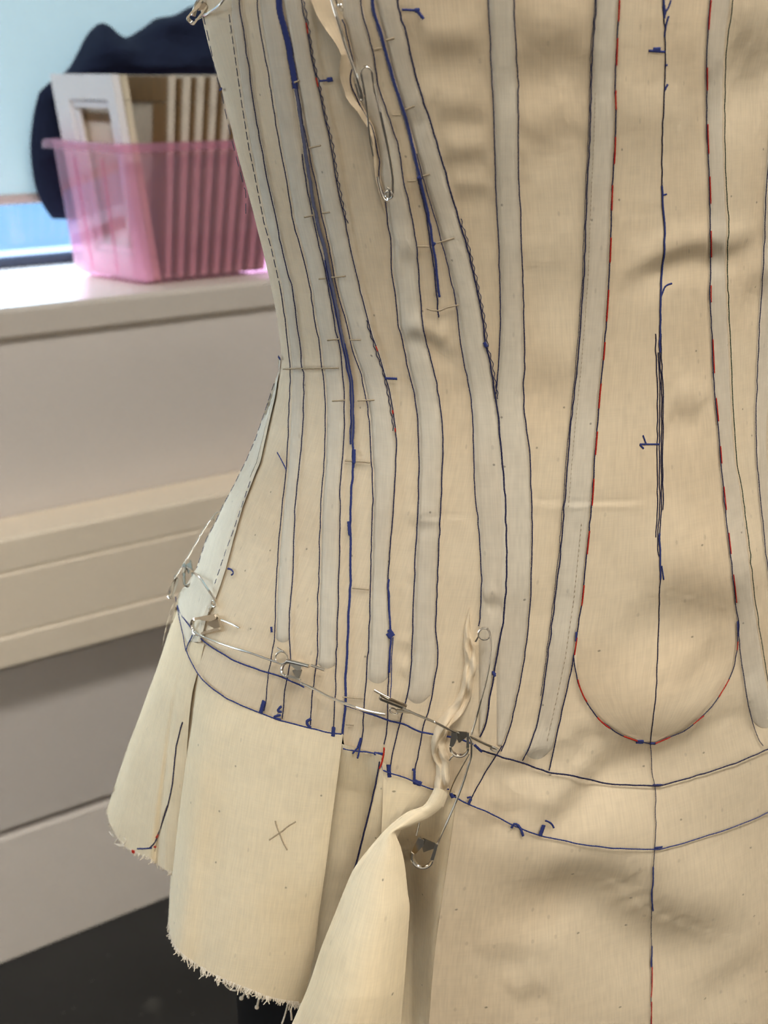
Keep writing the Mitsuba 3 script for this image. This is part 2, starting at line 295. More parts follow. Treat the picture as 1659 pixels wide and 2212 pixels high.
fslab(.0125, .0145, ZT - BW - .026, ZT - BW - .014, i0 + .004, i1 - .004, 'wood_brown', 'stretcher_bar')

# ---- navy garment heaped behind the box
gt = [(97, 200), (128, 172), (160, 150), (185, 108), (205, 70), (235, 48), (262, 70), (284, 80), (320, 62), (355, 38), (390, 32), (430, 12), (480, 2), (560, -10), (640, 30)]
g = coons(gt, [(126, 476), (250, 480), (400, 484), (640, 480)], [(97, 200), (84, 255), (78, 320), (85, 390), (102, 440), (126, 476)], [(640, 30), (650, 250), (640, 480)], 90, 90)
s_, z_ = on_d(g[..., 0], g[..., 1], -.20); u, v = np.meshgrid(np.linspace(0, 1, 90), np.linspace(0, 1, 90))
bump = (np.clip(1 - np.abs(2 * u - 1) ** 6, 0, 1) ** .5) * (np.clip(1 - np.abs(2 * v - 1) ** 6, 0, 1) ** .5)
up = np.clip((z_ - 1.105) / .02, 0, 1)
fold = .010 * np.sin(26 * z_ / .1 * .35 + 9 * s_ * 3 + 2.2 * np.sin(s_ * 22)) + .034 * (meshkit.fbm(np.stack([s_ * 16 + z_ * 14, z_ * 34 - s_ * 10, 0 * s_], -1), 3, 2) - .5)
dF = -.222 + bump * (.018 + up * (.045 + fold)); dB = -.222 - bump * .014
gp = thing('garment', 'dark navy garment heaped on the sill behind the pink box', 'clothing')
FG, BG = W(s_, dF, z_), W(s_, dB, z_)
put('cloth', cat_mesh([gridmesh(FG), trimesh.Trimesh(BG.reshape(-1, 3), gridmesh(BG).faces[:, ::-1], process=False)]), 'cloth_navy', True, gp)

# ------------------------------------------------------------------ the corset's body: a stack of ellipses, turned 23 degrees
CF3 = np.array([[.1419, .4972, .6214], [.1395, .4979, .6577], [.1351, .502, .7318], [.1341, .5036, .7641], [.1319, .5049, .7983], [.1284, .5058, .8237], [.1279, .5088, .8768], [.1254, .5132, .9288], [.1228, .5172, .9718], [.1198, .5186, 1.0137], [.1173, .5156, 1.0444], [.1152, .5121, 1.068], [.1119, .5062, 1.0944], [.1081, .4989, 1.1278], [.105, .4935, 1.1524], [.103, .4899, 1.1712]])
ZK = [.60, .66, .72, .78, .82, .86, .89, .92, .95, .975, 1.0, 1.03, 1.07, 1.11, 1.15, 1.19]
AK = [.2706, .2542, .2386, .2193, .2028, .1883, .1757, .162, .1496, .1406, .136, .1376, .1408, .1435, .146, .1459]
fX = PC(CF3[:, 2], CF3[:, 0]); fY = PC([.60, .66, .75, .85, .95, 1.0, 1.05, 1.1, 1.16, 1.2], [.497, .498, .503, .507, .515, .519, .515, .505, .492, .485])
fA = PC(ZK, AK); fK = PC([.5, .7, .85, 1.0, 1.1, 1.25], [.70, .72, .74, .76, .76, .78])
NF = np.array([math.sin(math.radians(23)), -math.cos(math.radians(23))]); NL = np.array([-NF[1], NF[0]])
def section(z):
    z = np.clip(z, .56, 1.19); A = fA(np.clip(z, .60, 1.19)); B = A * fK(z)
    return A, B, fX(np.clip(z, .6, 1.18)) - B * NF[0], fY(np.clip(z, .6, 1.19)) - B * NF[1]
def base(th, z):
    A, B, cx, cy = section(z)
    u, v = A * np.sin(th), B * np.cos(th)
    return np.stack([cx + u * NL[0] + v * NF[0], cy + u * NL[1] + v * NF[1], z + 0 * u], -1)
def bnormal(th, z):
    e = 1e-4
    n = np.cross(base(th + e, z) - base(th - e, z), base(th, z + e) - base(th, z - e))
    return n / np.linalg.norm(n, axis=-1, keepdims=True)
def to_tz(P):
    A, B, cx, cy = section(P[..., 2])
    q = P[..., :2] - np.stack([cx, cy], -1)
    return np.arctan2((q @ NL) / A, (q @ NF) / B)
def hit(x, y):
    """First meeting of the pixel's ray with the base surface (or its nearest approach): distance along the axis."""
    r = ray(x, y)
    ts = np.linspace(.38, .78, 120)
    def g(t):
        P = C + t[..., None] * r
        A, B, cx, cy = section(P[..., 2]); q = P[..., :2] - np.stack([cx, cy], -1)
        return np.sqrt(((q @ NL) / A) ** 2 + ((q @ NF) / B) ** 2) - 1
    G = np.stack([g(np.full(r.shape[:-1], t)) for t in ts], -1)
    inside = G < 0; anyin = inside.any(-1)
    k = np.where(anyin, inside.argmax(-1), G.argmin(-1)); k = np.clip(k, 1, len(ts) - 1)
    lo, hi = ts[k - 1], ts[k].copy()
    for _ in range(16):
        m = (lo + hi) / 2; neg = g(m) < 0
        hi = np.where(neg, m, hi); lo = np.where(neg, lo, m)
    return np.where(anyin, hi, ts[k])
# wrinkles: the dark side of each soft fold (half width and height in mm), as world lines on the base surface
FOLDS = [([(1310, 630), (1370, 595), (1425, 562), (1480, 543), (1530, 538), (1575, 540), (1620, 522), (1670, 492)], 6, 1.5),
    (r7((860, 1940), (960, 1960), (1050, 1975)), 7, 1.1), ([(1110, 100), (1180, 110), (1275, 88)], 13, 1.8), ([(1560, 95), (1700, 60)], 16, 2.6), ([(1130, 308), (1190, 282), (1255, 250)], 9, 1.0),
    ([(905, 110), (960, 105), (1050, 100)], 6, .8), ([(930, 245), (1000, 245), (1060, 255)], 5, .6), ([(950, 335), (1010, 340), (1060, 332)], 5, .8), ([(970, 412), (1030, 410), (1065, 402)], 5, .6),
    (r3((900, 785), (1010, 800), (1120, 845), (1240, 875)), 4, 1.0), ([(858, 552), (905, 545)], 5, .5), (r3((1100, 900), (1300, 940)), 4, .4),
    ([(1360, 1270), (1490, 1290), (1640, 1330)], 18, 4.5), ([(1440, 1485), (1490, 1445), (1545, 1400), (1578, 1365)], 9, 1.3), ([(1250, 1560), (1330, 1582), (1410, 1594), (1500, 1570), (1570, 1515)], 18, 4.0),
    ([(1590, 1480), (1620, 1540), (1680, 1560)], 8, 1.2), ([(1222, 1645), (1245, 1600), (1290, 1560)], 7, 1.2), ([(1350, 1600), (1275, 1680), (1200, 1745), (1110, 1800)], 9, 3.0),
    ([(1000, 1945), (1080, 1925), (1150, 1905), (1220, 1885), (1310, 1895), (1390, 1960), (1500, 2005), (1690, 2045)], 20, 6.0),
    ([(1040, 2080), (1100, 2062), (1170, 2092)], 9, 1.4), ([(1100, 2160), (1180, 2125)], 9, 1.2), ([(1480, 2170), (1580, 2100), (1670, 2050)], 12, 1.6), ([(1010, 1790), (1060, 1760), (1100, 1700)], 6, 1.0),
    ([(1080, 1690), (1110, 1650), (1170, 1640)], 6, 1.0), ([(862, 1122), (900, 1126), (955, 1120)], 3.5, .5), ([(850, 1400), (895, 1395)], 3, .4), ([(855, 1452), (890, 1456)], 3, .4), ([(870, 1245), (895, 1250)], 3, .3),
    ([(1042, 1302), (1082, 1286)], 4, .8), ([(1110, 1086), (1250, 1088), (1420, 1084)], 1.3, -.25), ([(880, 1121), (1030, 1119)], 1.3, -.25), ([(618, 797), (680, 796), (745, 793)], 1.5, .4),
    ([(1130, 800), (1240, 830)], 10, .7), ([(1300, 300), (1500, 270), (1560, 260)], 14, .8), ([(1600, 150), (1670, 170)], 12, 1.0), ([(1600, 620), (1670, 600)], 8, .8), ([(1140, 600), (1250, 560)], 12, .7), ([(880, 230), (935, 250)], 6, .6),
    ([(1440, 100), (1530, 190)], 10, .5), ([(1130, 1330), (1190, 1250)], 10, .5), ([(650, 1150), (700, 1180)], 12, .4)]
FW3 = []
for pts, w, a in FOLDS:
    p = dense(pts, 34); FW3.append((C + hit(p[:, 0], p[:, 1])[:, None] * ray(p[:, 0], p[:, 1]), w * 1e-3, a * 1e-3))
def relief(P):
    """Height of the cloth above the base surface at the points P."""
    h = np.zeros(P.shape[:-1])
    for L, w, a in FW3:
        near = (np.abs(P - L.mean(0)).max(-1) < np.abs(L - L.mean(0)).max() + 4.5 * w)
        if not near.any(): continue
        Q = P[near]; n = len(L) - 1; D, Sg, Al = [], [], []
        for i in range(n):
            d = L[i + 1] - L[i]; t = np.clip(((Q - L[i]) @ d) / (d @ d), 0, 1); e = Q - L[i] - t[:, None] * d
            m = np.linalg.norm(e, axis=1); D.append(m); Sg.append(-e[:, 2] / np.maximum(m, 1e-9)); Al.append((i + t) / n)
        D, Sg, Al = np.array(D), np.array(Sg), np.array(Al); k = np.exp(-(D - D.min(0)) / (.35 * w)); k /= k.sum(0)
        best, sg, al = D.min(0), (k * Sg).sum(0), (k * Al).sum(0)
        taper = np.clip(np.minimum(al, 1 - al) / .33, 0, 1); taper = taper * taper * (3 - 2 * taper)
        s = np.clip(sg * 1.6, -1, 1) * best / w
        h[near] += -a * taper * s * np.exp(.5 - s * s / 2)
    h += .0011 * (meshkit.fbm(P * np.array([22, 22, 26.0]), 2, 3) - .5) + .00014 * (meshkit.noise(P * np.array([120, 120, 260.0]), 9) - .5)
    return h
def surf(x, y, lift=0.0):
    """The point of the wrinkled cloth that shows at the pixel, lifted along the normal, and that normal."""
    x = np.asarray(x, float); y = np.asarray(y, float); qx, qy = x.copy(), y.copy()
    for k in range(3):
        B = C + hit(qx, qy)[..., None] * ray(qx, qy); n = bnormal(to_tz(B), B[..., 2]); P = B + relief(B)[..., None] * n
        if k < 2:
            px, py, _ = proj(P); qx += np.clip(x - px, -12, 12); qy += np.clip(y - py, -12, 12)
    return P + np.asarray(lift)[..., None] * n, n
def toward(x, y, e):
    """The point e metres in front of the base surface along the pixel's ray."""
    return C + (hit(x, y) - e)[..., None] * ray(x, y)
# ---- traced lines (full-frame pixels)
def clean(*parts):
    p = [q for part in parts for q in part]; out = [p[0]]
    for q in p[1:]:
        if q[1] > out[-1][1] + 6: out.append(q)
    return np.array(out)
L = {}
L['a'] = clean(r2((205, 90), (245, 260), (290, 480), (340, 670), (390, 900), (440, 1100), (500, 1320)))
L['b'] = clean(r2((385, 100), (430, 420), (470, 700), (520, 1010), (560, 1200), (625, 1531)), r3((90, 240), (150, 500), (180, 700), (200, 870), (215, 1040), (210, 1200), (190, 1629)), r4((838, 190), (815, 400), (790, 640), (775, 850), (765, 1100), (760, 1250), (720, 1500), (705, 1660), (690, 1740)))
L['c'] = clean(r2((455, 0), (490, 250), (525, 500), (560, 760), (600, 970), (640, 1200), (710, 1520)), r3((150, 200), (190, 380), (235, 550), (255, 720), (280, 900), (290, 1025), (300, 1055), (298, 1250), (290, 1400), (272, 1629)), r4((905, 300), (890, 500), (880, 800), (865, 1000), (855, 1250), (862, 1380), (830, 1560), (815, 1700), (805, 1790)))
L['d'] = clean(r2((575, 0), (610, 260), (650, 500), (690, 740), (730, 1000), (770, 1200), (825, 1531)), r3((265, 200), (300, 330), (340, 520), (370, 720), (400, 880), (412, 1000), (425, 1080), (435, 1300), (425, 1629)), r4((1070, 250), (1055, 430), (1050, 600), (1045, 800), (1035, 1100), (1030, 1400), (1010, 1540), (995, 1660), (985, 1830)))
L['e'] = clean(r2((705, 0), (770, 300), (810, 600), (840, 800), (880, 1050), (920, 1300), (965, 1531)), r3((400, 250), (445, 450), (475, 620), (500, 770), (530, 900), (545, 1050), (555, 1200), (555, 1400), (540, 1629)), r4((1180, 300), (1175, 700), (1165, 1000), (1155, 1300), (1145, 1600), (1130, 1880)))
L['f'] = clean(r2((722, 0), (785, 300), (835, 600), (870, 800), (905, 1050), (945, 1300), (985, 1531)), r3((425, 250), (462, 440), (500, 620), (540, 830), (575, 980), (600, 1150), (605, 1350), (600, 1480), (608, 1629)), r4((1260, 130), (1245, 350), (1240, 600), (1240, 900), (1225, 1150), (1220, 1350), (1210, 1500), (1205, 1700), (1190, 1870)))
L['g'] = clean(r2((740, 0), (800, 350), (855, 640), (900, 900), (960, 1180), (1030, 1531)), r3((460, 250), (490, 420), (520, 560), (570, 740), (600, 880), (660, 1060), (690, 1200), (710, 1320), (725, 1629)), r4((1385, 200), (1385, 330), (1378, 620), (1370, 900), (1360, 1200), (1345, 1480), (1330, 1640), (1315, 1900), (1295, 1990)))
L['h'] = clean(r2((880, 0), (915, 180), (955, 430), (1000, 620), (1040, 820), (1080, 1000), (1110, 1200), (1140, 1350), (1180, 1531)), r3((575, 160), (610, 320), (650, 490), (700, 690), (725, 780), (770, 920), (820, 1080), (850, 1220), (875, 1400), (885, 1500), (880, 1629)), r4((1525, 300), (1510, 500), (1490, 750), (1480, 950), (1485, 1100), (1495, 1250), (1485, 1400), (1480, 1600), (1475, 1800), (1450, 1960)))
L['i'] = clean(ra((555, 255), (605, 370), (640, 540), (680, 700), (730, 960)), rb((300, 640), (370, 830), (430, 950), (480, 1040), (515, 1200), (535, 1330), (530, 1430), (585, 1650), (600, 1810)), r3((850, 200), (855, 400), (880, 560), (895, 740), (925, 850), (950, 980), (1000, 1200), (1020, 1380), (1025, 1629)), r5((355, 300), (350, 500), (325, 750), (300, 860), (265, 980), (220, 1180), (195, 1320)))
L['j'] = clean(r2((1280, 0), (1330, 220), (1370, 380), (1400, 580), (1440, 700), (1500, 880), (1550, 1060), (1570, 1220), (1610, 1380), (1640, 1531)), r3((1010, 230), (1025, 420), (1040, 620), (1060, 790), (1100, 950), (1140, 1120), (1165, 1300), (1178, 1480), (1175, 1629)), r5((522, 0), (512, 330), (525, 500), (500, 700), (460, 900), (430, 980), (400, 1150), (370, 1300), (365, 1380)))
L['k'] = clean(rb((490, 0), (560, 260), (640, 600), (700, 800), (765, 1000), (830, 1230), (890, 1450), (950, 1660), (995, 1810)), r3((1170, 210), (1230, 450), (1260, 600), (1280, 760), (1300, 920), (1330, 1080), (1355, 1220), (1370, 1400), (1373, 1629)), r5((820, 0), (810, 250), (800, 330)))
L['l'] = clean(rb((680, 0), (740, 240), (800, 500), (870, 760), (940, 970), (1000, 1170), (1080, 1450), (1185, 1810)), r3((1320, 200), (1360, 360), (1400, 540), (1430, 700), (1450, 860), (1480, 1000), (1515, 1220), (1535, 1400), (1550, 1570)), r8((85, 200), (95, 400), (97, 600), (85, 800), (65, 950), (45, 1050), (35, 1120)), r5((910, 600), (880, 780), (850, 970), (800, 1090)))
L['m'] = clean(r7((10, 0), (20, 250), (35, 550), (45, 900), (60, 1200), (68, 1500), (60, 1700), (48, 1900)))
L['n'] = clean(r7((130, 0), (140, 220), (152, 450), (152, 750), (160, 950), (170, 1250), (178, 1500), (182, 1750), (178, 1900), (195, 2080), (207, 2180)), r8((212, 200), (218, 450), (212, 700), (195, 920), (170, 1100), (140, 1250), (105, 1390), (65, 1490)))
L['o'] = clean(r7((520, 0), (505, 200), (497, 400), (490, 650), (480, 850), (470, 1100), (463, 1300), (450, 1500), (430, 1750), (410, 1950), (400, 2050), (388, 2180)), r8((375, 250), (350, 550), (320, 800), (285, 1080), (255, 1280), (215, 1430), (168, 1535)))
L['p'] = clean(r7((628, 0), (618, 200), (610, 450), (613, 550), (605, 760), (595, 900), (590, 1100), (582, 1300), (570, 1500), (555, 1700), (535, 1900), (525, 2050), (512, 2212)), r8((500, 300), (480, 500), (455, 750), (430, 920), (413, 1040), (375, 1220), (330, 1420), (297, 1580)))
L['q'] = clean(r7((838, -20), (845, 120), (848, 300), (840, 500), (832, 750), (833, 950), (845, 1080), (845, 1180), (830, 1300), (825, 1500), (822, 1650), (832, 1900), (830, 2180)), r8((832, 300), (822, 460), (826, 600), (822, 750), (815, 950), (805, 1200), (781, 1447), (785, 1580), (800, 1660), (803, 1850), (798, 1945), (790, 2100), (785, 2212)), [(1404, 2000), (1405, 2060), (1404, 2130), (1403, 2240)])
L['r'] = clean(r7((1060, 0), (1050, 130), (1042, 300), (1043, 450), (1045, 620), (1055, 850), (1060, 1000), (1062, 1250), (1060, 1400), (1068, 1600), (1080, 1850), (1100, 2050), (1112, 2212)), r8((1125, 250), (1150, 480), (1170, 650), (1185, 800), (1195, 870), (1200, 960), (1220, 1120), (1250, 1290), (1280, 1400), (1318, 1465)))
L['s'] = clean(r7((1165, 0), (1140, 200), (1132, 400), (1130, 650), (1138, 900), (1148, 1080), (1142, 1250), (1148, 1450), (1160, 1700), (1170, 1950), (1180, 2100), (1188, 2200)), r8((1210, 220), (1240, 450), (1270, 720), (1300, 920), (1330, 1110), (1352, 1230), (1385, 1380)))
L['t'] = clean([(1664, 200)], r7((1347, 620), (1325, 950), (1318, 1150), (1310, 1300), (1295, 1550), (1285, 1800), (1278, 2000), (1283, 2200)), r8((1295, 230), (1320, 480), (1340, 650), (1352, 740), (1380, 900)))
L['u'] = np.array([(1694, 200), (1680, 500), (1668, 760), (1658, 880), (1655, 960), (1660, 1040), (1675, 1200), (1700, 1350)], float)
OVAL = r8((413, 1040), (430, 1130), (460, 1220), (510, 1300), (570, 1360), (640, 1405), (720, 1435), (790, 1447), (860, 1420), (940, 1385), (1020, 1320), (1090, 1240), (1150, 1140), (1180, 1060), (1192, 960), (1195, 870))
LINE_A = r4((130, 1010), (160, 1110), (220, 1190), (300, 1280), (400, 1350), (520, 1420), (650, 1465), (790, 1510), (950, 1580), (1200, 1690), (1480, 1785)) + r5((200, 960), (300, 990), (420, 1040), (500, 1055), (600, 1068), (760, 1120), (820, 1160), (940, 1200), (1095, 1245), (1280, 1310), (1440, 1335)) + r8((440, 1605), (580, 1637), (700, 1645), (800, 1645), (900, 1625), (1050, 1580), (1200, 1530), (1318, 1480), (1400, 1450))
LINE_B = r4((132, 1015), (150, 1120), (190, 1300), (200, 1355), (250, 1460), (330, 1560), (440, 1640), (560, 1700), (670, 1745), (790, 1790), (990, 1840), (1120, 1870), (1185, 1880))
LINE_B2 = r4((1190, 1970), (1300, 1985), (1450, 2005)); LINE_B3 = r5((155, 1290), (220, 1315), (360, 1365), (420, 1395), (500, 1420), (600, 1420))
LINE_B4 = r5((605, 1455), (640, 1482), (735, 1530), (870, 1590), (1030, 1670), (1220, 1745), (1400, 1780)) + r8((420, 1920), (560, 1940), (700, 1948), (795, 1950), (900, 1930), (1050, 1885), (1200, 1835), (1400, 1745))
def at_y(l, y): return np.interp(y, l[:, 1], l[:, 0])

# ---- body mesh
def tz(p):
    p = np.asarray(p, float); B = C + hit(p[:, 0], p[:, 1])[:, None] * ray(p[:, 0], p[:, 1]); return to_tz(B), B[:, 2]
bb = np.array(LINE_B[3:] + [(744, 1612), (828, 1632), (832, 1662), (900, 1692), (985, 1712)], float); bb[:, 1] += 5
tb, zb = tz(bb); o = np.argsort(tb); tb, zb = tb[o], zb[o]
TS = tz([(985, 1712)])[0][0]
th_l = np.r_[np.linspace(-math.pi, -2.0, 24)[:-1], np.arange(-2.0, TS, .0075), TS]
th_r = np.r_[np.arange(TS, 1.1, .0075), np.linspace(1.1, math.pi, 40)]
def body_grid(th, zbot, n):
    zt = 1.185; t = np.linspace(0, 1, n)[:, None]
    z = zt + t * (zbot[None, :] - zt); tt = np.broadcast_to(th[None, :], z.shape)
    P = base(tt, z); return P + relief(P)[..., None] * bnormal(tt, z), tt, z
corset = thing('corset', 'cream calico corset toile with boning channels and flared raw hem on a black form', 'corset')
SEAM = [L['h'], L['l'], L['q']]; ST = [tz(s) for s in SEAM]
for th, zbot, n in ((th_l, np.interp(th_l, tb, zb), 300), (th_r, np.full(len(th_r), .585), 420)):
    P, tt, z = body_grid(th, zbot, n); N = gridnormals(P)
    N = np.where(((N * bnormal(tt, z)).sum(-1, keepdims=True) < 0), -N, N)
    arc = np.stack([tt * .145, z], -1).reshape(-1, 2)
    g = gridmesh(P); cen_t = tt.reshape(-1)[g.faces].mean(1); cen_z = z.reshape(-1)[g.faces].mean(1)
    cls = sum((cen_t > np.interp(cen_z, b[np.argsort(b)], a[np.argsort(b)])).astype(int) for a, b in ST)
    for k in range(4):
        f = g.faces[cls == k]
        if len(f) < 400: continue
        idx, inv = np.unique(f, return_inverse=True)
        put('body_panel', trimesh.Trimesh(g.vertices[idx], inv.reshape(-1, 3), process=False), 'calico', parent=corset, uv=arc[idx], normals=N.reshape(-1, 3)[idx],
            label=['calico side panel left of the red-dashed seam', 'calico panel with the pinned dart', 'calico front panel left of the centre line', 'calico front panel right of the centre line'][k])

# ---- boning channels: raised greyer strips between two stitch lines, with a rounded lower end
def strip(la, lb, y0, y1, h=.0011, round_end=True, step=4.0, m=15, prof=None, inset=1.0):
    ys = np.arange(y0, y1 + .1, step); s = np.linspace(0, 1, m)
    xa, xb = at_y(la, ys) + inset, at_y(lb, ys) - inset
    X = xa[:, None] + (xb - xa)[:, None] * s; Yy = np.repeat(ys[:, None], m, 1)
    e = 1 - (2 * s - 1) ** 4
    E = h * (np.ones(len(ys))[:, None] * e[None]) if prof is None else prof(s[None], (ys[:, None] - y0) / (y1 - y0))
    if round_end:
        wd = np.maximum(np.abs(xb - xa), 1)[:, None]; d = (y1 - Yy) / wd * 1.6
        E = E * np.clip(1 - np.maximum(0, 1 - d) ** 2, 0, 1)
        Yy = Yy - (np.maximum(0, 1 - d) ** 2) * (np.abs(2 * s - 1) ** 2.2)[None] * wd * .35
    P, n = surf(X, Yy); P = P + (E + .00012)[..., None] * n
    return P
def put_strip(name, P, m, label=None, flip=None):
    N = gridnormals(P); view = C - P
    N = np.where((N * view).sum(-1, keepdims=True) < 0, -N, N)
    uv = np.stack([np.cumsum(np.r_[0, np.linalg.norm(np.diff(P[len(P) // 2], axis=0), axis=1)])[None].repeat(len(P), 0) + P[0, 0, 0], P[..., 2]], -1).reshape(-1, 2)
    return put(name, gridmesh(P), m, parent=corset, uv=uv, normals=N.reshape(-1, 3), label=label)
for a, b, y0, y1, lb in (('b', 'c', -40, 1388, 'narrow grey boning channel nearest the left edge'), ('d', 'e', -40, 1446, 'boning channel left of the blue pen band'), ('g', 'h', -40, 1478, 'boning channel left of the red-dashed seam'),
        ('i', 'j', -40, 1520, 'boning channel running down from the upper pinned dart'), ('k', 'l', -40, 1585, 'slanted boning channel below the pen-marked dart'), ('m', 'n', -40, 1612, 'long boning channel beside the slanted seam'),
        ('o', 'p', -40, 1640, 'boning channel left of the rounded centre panel'), ('r', 's', -40, 1575, 'boning channel right of the rounded centre panel'), ('t', 'u', 205, 1345, 'boning channel at the right edge of the photo')):
    put_strip('boning_channel', strip(L[a], L[b], y0, y1), 'calico_channel', lb)
# the double-thickness centre panel with its rounded lower end
ov = np.array(OVAL); lo = ov[:8]; hi_ = ov[7:][::-1]
pl = np.vstack([L['p'][L['p'][:, 1] < 1415], lo[1:]]); pr = np.vstack([L['r'][L['r'][:, 1] < 1335], hi_[1:]])
put_strip('centre_panel', strip(pl, pr, -40, 1602, h=.0008, round_end=False, m=70, prof=lambda s, t: .0008 * (1 - (2 * s - 1) ** 20) + 0 * t), 'calico', 'rounded centre front panel of double calico')
# binding strip along the left edge below the waist
bo = clean(r3((128, 940), (135, 1040), (100, 1150), (40, 1330)), r4((640, 0), (580, 140), (500, 300), (430, 430), (380, 540), (320, 650), (262, 830), (200, 930), (150, 985)), [(387, 1300), (393, 1335), (402, 1370), (412, 1400)]); bi = clean(r3((145, 900), (141, 1000), (115, 1200), (60, 1450), (20, 1629)), r4((640, 220), (560, 430), (500, 640), (450, 830), (410, 950), (370, 1060), (330, 1130), (303, 1240), (285, 1320)))
put_strip('binding_strip', strip(bo, bi, 775, 1388, h=.0016, round_end=False, inset=0, prof=lambda s, t: .0006 + .0016 * np.clip(t * 4, 0, 1) * (np.exp(-((s - .9) / .09) ** 2) + .6 * np.exp(-((s - .1) / .12) ** 2)) - .002 * (s > .985) * 0), 'calico_binding', 'pale binding strip folded along the left edge')

# ---- stitch lines and pen lines
def line(name, pts, w, m, lift=.0013, flat=.00022, step=3.0, jit=.5, label=None, wob=None, seed=None, parent=None):
    p = dense(pts, step, jit, seed if seed is not None else len(scene))
    if wob: p[:, 0] += wob * np.sin(np.arange(len(p)) * .9)
    P, n = surf(p[:, 0], p[:, 1], lift)
    wv = w * (1 + .07 * np.sin(np.arange(len(p)) * 1.7)) / 2 if len(p) > 6 else w / 2
    return put(name, tube(P, wv, 6, flat, n), m, True, parent or corset, label)
def cut(l, y0, y1): return np.array([(at_y(l, y), y) for y in np.r_[y0, l[(l[:, 1] > y0 + 3) & (l[:, 1] < y1 - 3), 1], y1]])
TW = .00052
for k, y0, y1, w, m in (('b', 620, 1535, TW, 'thread_navy'), ('c', -40, 1550, TW * 1.1, 'thread_navy'), ('d', -40, 1565, TW, 'thread_navy'), ('e', 330, 1580, TW, 'thread_navy'), ('g', 180, 1610, TW, 'thread_navy'),
        ('h', -40, 1605, TW, 'thread_navy'), ('i', 40, 1660, TW, 'thread_navy'), ('j', -40, 1680, TW, 'thread_navy'), ('k', 330, 1350, TW * .9, 'thread_navy'), ('l', -40, 1590, TW * 1.35, 'thread_navy'), ('m', -40, 850, TW * .9, 'thread_navy'),
        ('n', -40, 1620, TW, 'thread_navy'), ('o', -40, 1640, TW * 1.1, 'thread_navy'), ('p', -40, 1662, TW * 1.15, 'thread_navy'), ('q', -40, 2230, TW * .75, 'thread_navy'), ('r', -40, 1610, TW, 'thread_navy'), ('s', -40, 1570, TW * .75, 'thread_green'), ('t', 210, 1340, TW * .7, 'thread_navy'), ('u', 300, 1300, TW * .7, 'thread_navy')):
    line('stitch_line', cut(L[k], y0, y1), w, m, label={'q': 'centre front seam line', 's': 'dark green stitch line'}.get(k))
def shift(l, dx): return np.asarray(l, float) + np.array([dx, 0])
line('stitch_line', shift(cut(L['o'], -10, 1500), -3.4), TW * .5, 'thread_navy')
line('stitch_line', cut(shift(L['h'], 3.5), 0, 480), TW * .7, 'thread_navy', wob=1.6); line('stitch_line', cut(shift(L['h'], -4), 690, 930), TW * .7, 'thread_navy', wob=1.3)
line('stitch_line', cut(shift(L['h'], 6), 1375, 1510), TW * .7, 'ink_blue'); line('stitch_line', cut(shift(L['l'], 4), 470, 860), TW * .7, 'thread_navy', wob=1.5)
for dx, y0, y1 in ((-9, 720, 1160), (-4, 760, 1200), (3, 720, 1100)): line('stitch_line', cut(shift(L['q'], dx), y0, y1), TW * .7, 'thread_navy')
line('stitch_line', OVAL, TW * 1.05, 'thread_navy'); line('stitch_line', r8((75, 1460), (45, 1510), (0, 1580)) + r5((830, 1350), (735, 1525)), TW, 'thread_navy', lift=.0006)
def dashes(l, y0, y1, on, off, w, m, lift=.0013):   # short hand stitches, many alike: one part
    ms, y, i = [], y0, 0
    while y < y1:
        p = dense(cut(l, y, min(y + on, y1)), 3); P, n = surf(p[:, 0], p[:, 1], lift); ms.append(tube(P, w / 2, 5, .0002, n)); y += on + off
    put('hand_stitches', cat_mesh(ms), m, True, corset, 'row of short hand stitches')
dashes(L['b'], 30, 620, 17, 6, TW * .6, 'thread_navy'); dashes(L['a'], 30, 470, 22, 12, TW * .6, 'ink_grey')
dashes(shift(bo, 5), 830, 1230, 15, 7, TW * .7, 'ink_grey', .0022); dashes(clean(r4((620, 270), (520, 560), (440, 780), (390, 930))), 1042, 1262, 14, 7, TW * .6, 'ink_grey', .0022)
dashes(shift(L['p'], -18), 1130, 1600, 5, 6, TW * .35, 'pencil', .0016); dashes(shift(L['o'], 9), 200, 1100, 4, 6, TW * .3, 'pencil', .0014)
# red tacking between the blue stitches
reds = [(a, 'p') for a in ((0, 45), (81, 140), (194, 235), (294, 352), (398, 452), (511, 565), (624, 692), (737, 776), (827, 881), (931, 981), (1033, 1090), (1145, 1195), (1262, 1306), (1375, 1412))] + [(a, 'r') for a in ((0, 63), (145, 194), (267, 330), (380, 438), (497, 554), (615, 651), (732, 805), (859, 909), (963, 1000), (1050, 1100), (1150, 1195), (1240, 1300))] + [(a, 'h') for a in ((47, 70), (165, 185), (745, 756), (885, 893), (924, 932))]
for (y0, y1), k in reds:
    line('tacking_stitch', cut(shift(L[k], 1 if k == 'r' else .5), y0, y1), TW * 1.3, 'ink_red', lift=.0016, jit=0, label='red tacking stitch')
for seg in (r8((432, 1140), (460, 1220), (475, 1245)), r8((525, 1320), (570, 1362), (585, 1372)), r8((650, 1410), (715, 1433)), r8((800, 1445), (870, 1415)), r8((980, 1352), (1030, 1312)), r8((1100, 1225), (1150, 1140)), r8((1188, 1000), (1192, 960)), [(1405, 2085), (1405, 2120), (1403, 2150)], [(1404, 2160), (1403, 2235)]):
    line('tacking_stitch', seg, TW * 1.3, 'ink_red', lift=.0016, jit=0, label='red tacking stitch')
